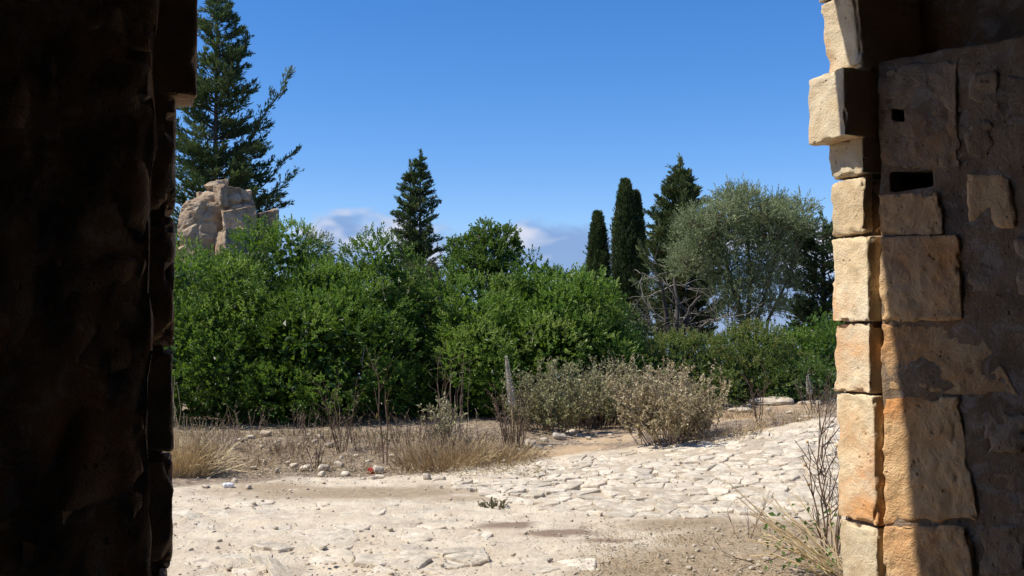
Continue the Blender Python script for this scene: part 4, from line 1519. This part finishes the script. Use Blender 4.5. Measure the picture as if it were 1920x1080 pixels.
rock(709, 886, 24, 'white rock with the red wrapper leaning on it', 'loose rocks along the path edge')
rock(712, 897, 20, 'grey-white rock just below the red wrapper at the path edge')
rock(648, 891, 18, 'upright pale rock left of the red wrapper')
rock(635, 877, 22, 'broad white rock lying left of the upright pale rock')
rock(848, 884, 12, 'small bright white rock at the front of the dry grass mound')
rock(498, 818, 20, 'pale rock high on the bank below the left shrub')
rock(992, 838, 30, 'larger pale rock at the right end of the dry grass', flat=1.1)
rock(1048, 825, 26, 'pale rock at the left edge of the sandy trail')
rock(1070, 815, 24, 'flat topped pale rock behind the sandy trail edge')
rock(1103, 824, 13, 'small white rock lying on the sandy trail')
rock(421, 872, 30, 'pale rock half hidden by the dry plant at the left', flat=0.7) if False else None
rock(466, 916, 12, 'small tan rock beside the white litter at the left')
rock(544, 921, 9, 'small dark triangular stone lying alone on the bare path')
small_rocks = []
for px, py, w in ((470, 822, 14), (520, 832, 12), (450, 828, 16), (575, 820, 16), (590, 830, 14), (618, 838, 18), (600, 822, 13), (540, 872, 14), (552, 878, 16), (574, 880, 24), (607, 884, 22), (604, 893, 16), (520, 885, 10), (476, 880, 14), (497, 868, 10),
                  (690, 868, 14), (735, 858, 16), (752, 862, 18), (740, 870, 12), (725, 882, 9), (682, 900, 10), (700, 902, 14), (800, 898, 18), (826, 902, 20), (660, 880, 10), (775, 905, 10), (560, 838, 10), (490, 840, 9), (505, 850, 11), (640, 862, 10), (668, 858, 11),
                  (1010, 845, 18), (1020, 830, 16), (975, 848, 16), (1032, 840, 12), (1085, 818, 14), (1118, 815, 10), (960, 856, 14), (1040, 815, 13), (1000, 855, 12), (945, 868, 12), (1060, 835, 9), (1145, 818, 12), (1160, 826, 10), (1235, 828, 14), (1215, 836, 12), (1290, 826, 12), (1330, 818, 16), (440, 905, 12), (420, 912, 14), (385, 915, 16),
                  (1480, 775, 12), (1462, 784, 14), (1440, 770, 10), (1420, 790, 12), (1535, 760, 14), (1500, 790, 12), (1404, 762, 10)):
    small_rocks.append((px, py, rock(px, py, w)))
ORD = ['leftmost small pale rock'] + ['%s small rock from the left' % w_ for w_ in 'second third fourth fifth sixth seventh eighth ninth tenth eleventh twelfth thirteenth fourteenth'.split()]
AREAS = ((lambda a, b: a < 470 and b > 895, 'lying in the shade below the straw tuft'), (lambda a, b: a < 560 and b < 860, 'high on the bank under the left shrub'), (lambda a, b: a < 560, 'low on the bank under the left shrub'),
         (lambda a, b: a < 680 and b < 866, 'on the bank around the left reddish sapling'), (lambda a, b: a < 680, 'at the path edge left of the red wrapper'), (lambda a, b: a < 760 and b < 878, 'behind the red wrapper'), (lambda a, b: a < 900, 'at the path edge right of the red wrapper'),
         (lambda a, b: a < 1050, 'between the dry grass and the sandy trail'), (lambda a, b: a < 1200, 'on the sandy trail below the grey bushes'), (lambda a, b: a < 1400, 'at the foot of the beige bush'), (lambda a, b: True, 'strewn below the ledge at the right'))
by_area = {}
for px, py, o in sorted(small_rocks, key=lambda r_: r_[0]):
    k = next(i for i, (f_, _) in enumerate(AREAS) if f_(px, py))
    n_ = by_area[k] = by_area.get(k, -1) + 1
    o['label'] = '%s, %s' % (ORD[n_], AREAS[k][1])
for px, py, w, lab in ((1440, 757, 95, 'long low grey rock ledge below the bushes at the right'), (1512, 757, 44, 'pale boulder at the right end of the rock ledge'), (1545, 750, 40, 'pale boulder against the right jamb above the ledge'),
                       (1515, 782, 30, 'orange-stained rock below the ledge near the right jamb'), (1385, 771, 50, 'low tan rock at the left end of the ledge'), (1352, 824, 36, 'white rock lip at the far edge of the paving')):
    o = rock(px, py, w, lab, None, 0.6)
    o.scale = (o.scale[0], o.scale[1], o.scale[2] * 0.6)
    o.rotation_euler = (0, 0, rng.normal(0, 0.2))

# gravel and pebbles: one mass
g = Geo()
n = 5200
px = rng.uniform(300, 1570, n)
py = np.where(rng.random(n) < 0.55, rng.uniform(815, 905, n), rng.uniform(890, 1085, n))
pv, pq = rough_hexa(box_corners((0, 0, 0.2), (1, 0.8, 0.6), rng=rng, jit=0.25), (2, 2, 2), 0.3, 0.12, 2.0, 7)
d = np.stack([(px - 960) / F, np.full(n, 1.0), -(py - 620) / F], 1)
Yg = EYE / np.maximum(-d[:, 2], 0.02)
xg = d[:, 0] * Yg
for it in range(4):
    Yg = (EYE - height(xg, Yg)) / np.maximum(-d[:, 2], 0.02)
    xg = d[:, 0] * Yg
ok = Yg < 17
xg, Yg = xg[ok], Yg[ok]
n = len(xg)
sz = rng.lognormal(-4.35, 0.55, n)
sz = np.clip(sz, 0.005, 0.05)
ca, sa = np.cos(rng.uniform(0, 6.28, n)), np.sin(rng.uniform(0, 6.28, n))
zg = height(xg, Yg) - 0.1 * sz + 0.004
Vv = np.stack([xg[:, None] + sz[:, None] * (pv[None, :, 0] * ca[:, None] - pv[None, :, 1] * sa[:, None]), Yg[:, None] + sz[:, None] * (pv[None, :, 0] * sa[:, None] + pv[None, :, 1] * ca[:, None]), zg[:, None] + sz[:, None] * pv[None, :, 2]], -1)
g.add(Vv.reshape(-1, 3), [(pq[None] + (np.arange(n) * len(pv))[:, None, None]).reshape(-1, 4)])
g.build('gravel', M['rock'], None, False, kind='stuff', label='scattered pebbles and stone chips on the path and bank', cat='gravel')


# ------------------------------------------------------------------ dry plants
def grass(rng, g, cx, cy, rad, n, h, lean=0.35, w=0.0035, tint=0.6, dirn=None, tvar=0.18):
    a = rng.uniform(0, 6.28, n)
    r = rad * np.sqrt(rng.uniform(0, 1, n))
    P = np.stack([cx + r * np.cos(a), cy + r * np.sin(a), np.zeros(n)], 1)
    P[:, 2] = height(P[:, 0], P[:, 1]) - 0.02
    D = np.stack([np.cos(a) * r / max(rad, 0.01) * lean, np.sin(a) * r / max(rad, 0.01) * lean, np.ones(n)], 1) + rng.normal(0, lean * 0.55, (n, 3)) * np.array([1, 1, 0.2])
    if dirn is not None:
        D = D + np.asarray(dirn)
    L = h * rng.uniform(0.45, 1.1, n)
    path = bend(P, D, L, 5, rng.uniform(-0.45, 0.02, n), rng, 0.02)
    tubes(g, path, np.linspace(w, w * 0.35, 5)[None], 3, np.clip(rng.normal(tint, tvar, n), 0, 1))


def tuft(name, label, px, py, rad, n, h, seed, cat='grass', mat='straw', group=None, **kw):
    rng = np.random.default_rng(seed)
    p = ground_at(px, py)
    root = thing(name, label, cat, tuple(p), group)
    g = Geo()
    grass(rng, g, p[0], p[1], rad, n, h, **kw)
    g.build('blades', M[mat], root)
    return root, p, rng


# tall straw at the left jamb
root, p, rng = tuft('straw_tuft', 'tall golden dry grass tuft growing against the left jamb', 340, 890, 0.34, 800, 0.66, 701, lean=0.55, tint=0.75, w=0.0042)
g = Geo()
grass(rng, g, p[0] - 0.04, p[1], 0.06, 9, 1.2, lean=0.06, w=0.005, tint=0.85)
grass(rng, g, p[0] + 0.3, p[1] - 0.1, 0.05, 7, 0.6, lean=0.1, w=0.005, tint=0.9, dirn=(1.6, 0, -0.1))
g.build('tall_stalks', M['straw'], root)


def stem_plant(name, label, px, py, h, n, seed, cat='plant', leaf=None, lw=(0.03, 0.012), lper=8, lean=0.5, twig_r=0.006, twigs=5, tint=0.4, lt=0.5, rad=0.08, heads=0, head_mat=None, stalks=None, up=1.0, curve=0.0, ztw=0.25):
    """branching dry plant: stems fanning from the base, side twigs, small leaves, seed heads"""
    rng = np.random.default_rng(seed)
    p = ground_at(px, py)
    root = thing(name, label, cat, tuple(p))
    a = rng.uniform(0, 6.28, n)
    P = np.stack([p[0] + rng.uniform(0, rad, n) * np.cos(a), p[1] + rng.uniform(0, rad, n) * np.sin(a), np.full(n, p[2] - 0.02)], 1)
    D = np.stack([np.cos(a) * lean * rng.uniform(0.1, 1, n), np.sin(a) * lean * rng.uniform(0.1, 1, n), np.full(n, up)], 1)
    L = h * (rng.uniform(0.4, 1.08, n) if n > 30 else rng.uniform(0.55, 1.05, n))
    path = bend(P, D, L, 7, curve, rng, 0.025)
    g, gl, gh = Geo(), Geo(), Geo()
    tubes(g, path, np.linspace(twig_r, twig_r * 0.4, 7)[None], 4, np.clip(rng.normal(tint, 0.12, n), 0, 1))
    ti = rng.uniform(ztw, 1.0, (n, twigs))
    B = np.stack([[np.interp(ti[i], np.linspace(0, 1, 7), path[i, :, k]) for k in range(3)] for i in range(n)]).transpose(0, 2, 1).reshape(-1, 3)
    bd = norm(path[:, -1] - path[:, 0])
    TD = norm(np.repeat(bd, twigs, 0) + rng.normal(0, 0.55, (n * twigs, 3)) * np.array([1, 1, 0.6]))
    TL = np.repeat(L, twigs) * rng.uniform(0.12, 0.34, n * twigs)
    tp = bend(B, TD, TL, 4, 0.05, rng, 0.03)
    tubes(g, tp, np.linspace(twig_r * 0.5, twig_r * 0.25, 4)[None], 3, np.clip(rng.normal(tint, 0.15, n * twigs), 0, 1))
    g.build('stems', M['twig' if stalks is None else stalks], root)
    if leaf:
        k = lper
        u = rng.uniform(0.1, 1.0, (len(tp), k))
        LP = np.stack([[np.interp(u[i], np.linspace(0, 1, 4), tp[i, :, c]) for c in range(3)] for i in range(len(tp))]).transpose(0, 2, 1).reshape(-1, 3)
        LD = norm(rng.normal(0, 1, LP.shape) + np.repeat(TD, k, 0) * 0.8 + np.array([0, 0, 0.1]))
        ll = lw[0] * rng.uniform(0.6, 1.3, len(LP))
        leaves(gl, LP, LD, norm(rng.normal(0, 1, LP.shape) + np.array([0, 0, 1.0])), ll, ll * lw[1] / lw[0], np.clip(rng.normal(lt, 0.22, len(LP)), 0, 1))
        gl.build('leaves', M[leaf], root)
    if heads:
        hv, hq = rough_hexa(box_corners((0, 0, 0), (1, 1, 1)), (4, 4, 4), 0.5, 0.05, 3, 1)
        sel = rng.choice(len(tp), min(heads, len(tp)), replace=False)
        for q_ in sel:
            hd = Geo()
            hd.add(tp[q_, -1] + hv * rng.uniform(0.018, 0.028), [hq], rng.uniform(0.3, 0.6))
            hd.build('seed_head', M[head_mat or 'straw'], root, True)
    return root


stem_plant('dry_herb', 'thin greenish dry herb with a dark stem base right of the straw tuft', 384, 888, 0.55, 9, 711, leaf='dryleaf', lw=(0.022, 0.012), lper=7, lean=0.55, tint=0.35, lt=0.55, twigs=7)
stem_plant('red_stemmed_sapling', 'dead reddish twiggy sapling before the hedge, left of the taller one', 640, 850, 0.98, 8, 712, lean=0.42, tint=0.22, twig_r=0.006, twigs=8, leaf='yellowgreen', lw=(0.03, 0.014), lper=1, lt=0.7)
stem_plant('red_stemmed_sapling', 'tallest bare red-stemmed sapling standing before the dark gap in the hedge', 726, 875, 1.3, 2, 713, lean=0.16, tint=0.25, twig_r=0.010, twigs=9, leaf='yellowgreen', lw=(0.05, 0.018), lper=2, lt=0.75)
stem_plant('dry_herb', 'low dark stemmed dry herb in the rubble below the left shrub', 592, 875, 0.42, 5, 714, lean=0.5, tint=0.12, twigs=6)
stem_plant('felted_herb', 'pale felted herb with upright dead stalks at the dark gap', 832, 838, 0.62, 22, 715, leaf='sage', lw=(0.06, 0.024), lper=5, lean=0.35, tint=0.6, lt=0.8, twigs=4, rad=0.2)
stem_plant('dead_stalks', 'bunch of thin upright dead stalks above the pale felted herb', 846, 822, 1.05, 16, 716, lean=0.16, tint=0.5, twig_r=0.006, twigs=2, rad=0.25, ztw=0.85)
stem_plant('dead_stalks', 'crossed bare dead stalks right of the pale felted herb', 905, 845, 0.62, 8, 717, lean=0.9, tint=0.8, twig_r=0.007, twigs=2, rad=0.25)
stem_plant('dry_herb', 'rusty dry herb at the foot of the pale flower spike', 962, 845, 0.72, 26, 718, leaf='dryleaf', lw=(0.02, 0.01), lper=4, lean=0.3, tint=0.3, lt=0.3, twigs=6, rad=0.12)
tuft('dry_grass_mound', 'wide greyish mound of dead grass before the dark gap', 830, 872, 0.52, 900, 0.42, 721, lean=0.55, tint=0.42, w=0.0038, tvar=0.2)
tuft('dry_grass_mound', 'low dead grass mound at the right end of the wide one', 925, 862, 0.38, 420, 0.30, 722, lean=0.6, tint=0.36, w=0.0035)
tuft('dry_grass_mound', 'thin dead grass right of the wide mound, by the rocks', 965, 862, 0.3, 200, 0.26, 723, lean=0.6, tint=0.45, w=0.0035)
stem_plant('grey_bush', 'grey-green felted bush right of the pale flower spike', 1040, 812, 0.88, 85, 731, cat='bush', leaf='sage', lw=(0.046, 0.021), lper=18, lean=0.8, tint=0.5, lt=0.6, twigs=9, rad=0.55)
stem_plant('grey_bush', 'taller grey-green felted bush next to the beige one', 1115, 802, 1.0, 88, 732, cat='bush', leaf='sage', lw=(0.046, 0.021), lper=18, lean=0.75, tint=0.5, lt=0.58, twigs=9, rad=0.55)
stem_plant('grey_bush', 'slim pale bush with upright shoots behind the grey-green ones', 1130, 772, 1.1, 26, 733, cat='bush', leaf='sage', lw=(0.046, 0.021), lper=14, lean=0.25, tint=0.5, lt=0.7, twigs=7, rad=0.2)
stem_plant('beige_bush', 'big dry beige bush on the trail in front of the green bushes', 1262, 832, 0.80, 80, 734, cat='bush', leaf='dryleaf', lw=(0.036, 0.018), lper=22, lean=0.85, tint=0.6, lt=0.55, twigs=9, rad=0.42)
stem_plant('beige_bush', 'dry beige bush at the back left of the big one', 1205, 795, 0.92, 60, 735, cat='bush', leaf='dryleaf', lw=(0.036, 0.018), lper=20, lean=0.8, tint=0.6, lt=0.5, twigs=8, rad=0.5)
stem_plant('grey_bush', 'small grey-green bush hidden at the right foot of the beige bush', 1310, 815, 0.6, 26, 736, cat='bush', leaf='sage', lw=(0.034, 0.016), lper=8, lean=0.6, tint=0.4, lt=0.35, twigs=7, rad=0.2)
stem_plant('dead_sapling', 'thin dead sapling standing alone on the trail before the rock ledge', 1424, 800, 0.72, 5, 737, lean=0.3, tint=0.28, twig_r=0.007, twigs=12, rad=0.03)
stem_plant('dead_sapling', 'grey dead brush on the rock ledge by the right jamb', 1530, 775, 0.65, 22, 738, lean=0.6, tint=0.42, twigs=8, rad=0.3)
tuft('dry_grass_mound', 'low grey dry grass on the trail right of the beige bush', 1365, 818, 0.42, 260, 0.26, 741, lean=0.7, tint=0.4, w=0.0035)
tuft('dry_grass_mound', 'sparse brown dry grass left of the rock ledge', 1390, 782, 0.5, 240, 0.28, 742, lean=0.7, tint=0.25, w=0.0035)
tuft('dry_grass_mound', 'sparse dry weeds by the orange-stained rock', 1480, 790, 0.4, 160, 0.25, 743, lean=0.7, tint=0.25, w=0.0035)

for i, (px, py, hh, n_, tn_, lab) in enumerate(((470, 815, 0.42, 12, 0.5, 'thin pale dead stems at the foot of the left shrub'), (555, 818, 0.45, 11, 0.5, 'thin dead stems left of the reddish saplings'), (612, 828, 0.42, 14, 0.3, 'reddish-brown dead brush behind the left reddish sapling'),
        (668, 826, 0.42, 15, 0.3, 'reddish-brown dead brush between the two reddish saplings'), (745, 830, 0.38, 16, 0.34, 'brown dead brush left of the pale felted herb'), (780, 845, 0.5, 26, 0.45, 'leaning grey dead stems left of the dry grass mound'), (420, 840, 0.34, 22, 0.65, 'low pale dead brush right behind the straw tuft'),
        (700, 850, 0.28, 20, 0.45, 'low brown dead brush behind the red wrapper'), (530, 850, 0.24, 20, 0.5, 'low brown dead brush on the open bank at the left'))):
    stem_plant('dead_brush', lab, px, py, hh, n_, 7500 + i, lean=0.6, tint=tn_, twig_r=0.0045, twigs=6, rad=0.3, leaf='dryleaf', lw=(0.022, 0.010), lper=1, lt=0.3)

# dead leaf litter and dry stubble on the bank under the hedge: one mass
rng = np.random.default_rng(760)
g, gl = Geo(), Geo()
for k in range(330):
    px, py = rng.uniform(310, 1010), rng.uniform(812, 884)
    p = ground_at(px, py)
    grass(rng, g, p[0], p[1], 0.14, int(rng.integers(6, 16)), rng.uniform(0.08, 0.26), lean=0.8, w=0.003, tint=rng.uniform(0.1, 0.5))
n = 9000
px, py = rng.uniform(300, 1030, n), rng.uniform(795, 893, n)
Yl = 3072.0 / (py - 620)
xl = (px - 960) / F * Yl
for it in range(4):
    Yl = (EYE - height(xl, Yl)) * F / (py - 620)
    xl = (px - 960) / F * Yl
P = np.stack([xl, Yl, height(xl, Yl) + rng.uniform(0.0, 0.035, n)], 1)
D = rng.normal(0, 1, (n, 3)) * np.array([1, 1, 0.35])
leaves(gl, P, D, norm(rng.normal(0, 0.5, (n, 3)) + np.array([0, 0, 1.0])), rng.uniform(0.02, 0.05, n), rng.uniform(0.008, 0.018, n), np.clip(rng.normal(0.3, 0.25, n), 0, 1))
g.build('dry_stubble', M['straw'], None, kind='stuff', label='short dry stubble covering the bank under the hedge', cat='grass')
gl.build('leaf_litter', M['dryleaf'], None, kind='stuff', label='dead leaves strewn over the bank under the hedge', cat='leaf litter')

# pale flower spikes
def spike(label, px, py, h, seed, lean):
    rng = np.random.default_rng(seed)
    p = ground_at(px, py)
    root = thing('flower_spike', label, 'flower', tuple(p))
    t = np.linspace(0, 1, 14)
    path = np.stack([p[0] + lean * h * t ** 1.5, np.full(14, p[1]), p[2] + h * t], 1)
    g, gf = Geo(), Geo()
    tubes(g, path[None], np.linspace(0.014, 0.006, 14)[None], 6, 0.45)
    n = 520
    u = rng.uniform(0.45, 1.0, n)
    a = np.arange(n) * 2.39996
    C = np.stack([np.interp(u, t, path[:, k]) for k in range(3)], 1)
    O = np.stack([np.cos(a), np.sin(a), rng.uniform(0.2, 0.7, n)], 1)
    rr = 0.045 * (1.05 - (u - 0.45) / 0.55) ** 0.55 + 0.006
    leaves(gf, C + O * 0.004, O, norm(np.stack([-np.sin(a), np.cos(a), np.zeros(n)], 1) + rng.normal(0, 0.3, (n, 3))), rr * rng.uniform(0.8, 1.2, n), 0.016, np.clip(rng.normal(0.75, 0.2, n), 0, 1))
    g.build('stem', M['straw'], root, True)
    gf.build('florets', M['petal'], root)
    return root


M['petal'] = leaf_mat('pale_floret', [(0.0, (0.20, 0.18, 0.14)), (0.5, (0.42, 0.40, 0.34)), (1.0, (0.66, 0.64, 0.58))], 0.8, 0.2, (0.5, 0.5, 0.4), 0.1)
spike('tall pale flower spike standing before the hedge right of the dark gap', 964, 838, 1.12, 771, -0.09)
spike('short curved flower spike on the rocks beside the right jamb', 1520, 770, 0.55, 772, -0.08)

# litter
def mat_flat(name, c, rough=0.4):
    m, n, l, b = material(name)
    gpos = n.new('ShaderNodeNewGeometry')
    f = nz(n, l, gpos.outputs['Position'], 40, 4)
    l.new(mixc(n, l, f, tuple(x * 0.75 for x in c), c), b.inputs['Base Color'])
    b.inputs['Roughness'].default_value = rough
    return m


def crumple(name, label, px, py, w, mat, seed, hgt=0.6):
    p = ground_at(px, py)
    rng_ = np.random.default_rng(seed)
    C = box_corners((p[0], p[1], p[2] + w * hgt * 0.4), (w, w * 0.7, w * hgt), 0.3, rng=rng_, jit=0.2)
    Vv, Qq = rough_hexa(C, (9, 9, 9), w * 0.12, w * 0.28, 2.4 / w * 0.5, seed, 4)
    g = Geo()
    g.add(Vv, [Qq])
    return g.build(name, mat, None, False, origin=p, label=label, cat='litter')


crumple('crumpled_wrapper', 'small crumpled red wrapper beside the white rock at the path edge', 696, 887, 0.085, mat_flat('red_foil', (0.34, 0.035, 0.02), 0.3), 31)
crumple('crumpled_plastic', 'crumpled white plastic lying in the shade right of the straw tuft', 428, 913, 0.10, mat_flat('white_plastic', (0.75, 0.76, 0.78), 0.35), 32, 0.35)
stem_plant('ground_weed', 'tiny green weed with a reddish tip growing in the bare path', 923, 953, 0.10, 24, 780, leaf='brownish', lw=(0.022, 0.010), lper=4, lean=1.6, tint=0.4, lt=0.6, twigs=4, rad=0.10)

# plants at the foot of the right jamb
stem_plant('dark_stemmed_weed', 'dark branching dry weed with round seed heads beside the right jamb', 1556, 1062, 1.28, 4, 801, lean=0.42, tint=0.16, twig_r=0.010, twigs=10, rad=0.05, heads=11, head_mat='straw')
stem_plant('dark_stemmed_weed', 'reddish thin dry weed close against the right jamb', 1564, 1040, 1.15, 5, 802, lean=0.22, tint=0.28, twig_r=0.006, twigs=12, rad=0.05)
rng = np.random.default_rng(803)
p = ground_at(1568, 1078)
root = thing('straw_stalks', 'bent pale straw stalks fanning out from the foot of the right jamb', 'grass', tuple(p))
g = Geo()
n = 24
D = np.stack([rng.uniform(-1.5, -0.05, n), rng.uniform(-0.25, 0.35, n), rng.uniform(0.45, 1.1, n)], 1)
tubes(g, bend(np.repeat(p[None], n, 0) + rng.normal(0, 0.05, (n, 3)) * np.array([1, 1, 0]), D, rng.uniform(0.35, 0.85, n), 7, rng.uniform(-0.25, 0.05, n), rng, 0.015), np.linspace(0.006, 0.003, 7)[None], 4, np.clip(rng.normal(0.8, 0.12, n), 0, 1))
g.build('stalks', M['straw'], root)
g = Geo()
n = 90
P = p + np.stack([rng.uniform(-0.45, 0.02, n), rng.uniform(-0.15, 0.2, n), rng.uniform(0.02, 0.42, n)], 1)
leaves(g, P, rng.normal(0, 1, (n, 3)), norm(rng.normal(0, 0.6, (n, 3)) + np.array([0, 0, 1.0])), rng.uniform(0.03, 0.06, n), rng.uniform(0.018, 0.032, n), np.clip(rng.normal(0.45, 0.2, n), 0, 1))
g.build('green_leaves', M['bright'], root)
stem_plant('trailing_weed', 'thin trailing dry stem lying over the soil left of the straw stalks', 1420, 1050, 0.75, 3, 804, lean=2.6, tint=0.25, twig_r=0.004, twigs=6, rad=0.05, up=0.35)
stem_plant('trailing_weed', 'wispy dry weed with tiny heads between the soil and the paving', 1400, 1015, 0.42, 4, 805, lean=0.9, tint=0.35, twig_r=0.004, twigs=6, rad=0.08)
rng = np.random.default_rng(806)
g = Geo()
for k in range(260):
    p = ground_at(rng.uniform(1130, 1580), rng.uniform(1000, 1085))
    grass(rng, g, p[0], p[1], 0.08, int(rng.integers(3, 8)), rng.uniform(0.03, 0.10), lean=1.2, w=0.002, tint=rng.uniform(0.2, 0.6))
gl = Geo()
n = 2600
px, py = rng.uniform(1080, 1590, n), rng.uniform(975, 1090, n)
Yl = 3072.0 / (py - 620)
xl = (px - 960) / F * Yl
for it in range(4):
    Yl = (EYE - height(xl, Yl)) * F / (py - 620)
    xl = (px - 960) / F * Yl
P = np.stack([xl, Yl, height(xl, Yl) + rng.uniform(0.002, 0.014, n)], 1)
leaves(gl, P, rng.normal(0, 1, (n, 3)) * np.array([1, 1, 0.3]), norm(rng.normal(0, 0.4, (n, 3)) + np.array([0, 0, 1.0])), rng.uniform(0.010, 0.034, n), rng.uniform(0.004, 0.012, n), np.clip(rng.normal(0.2, 0.25, n), 0, 1))
gl.build('soil_litter', M['dryleaf'], None, kind='stuff', label='small dead leaf scraps on the brown soil near the right jamb', cat='leaf litter')
g.build('soil_stubble', M['straw'], None, kind='stuff', label='short dead stubble on the brown soil near the right jamb', cat='grass')
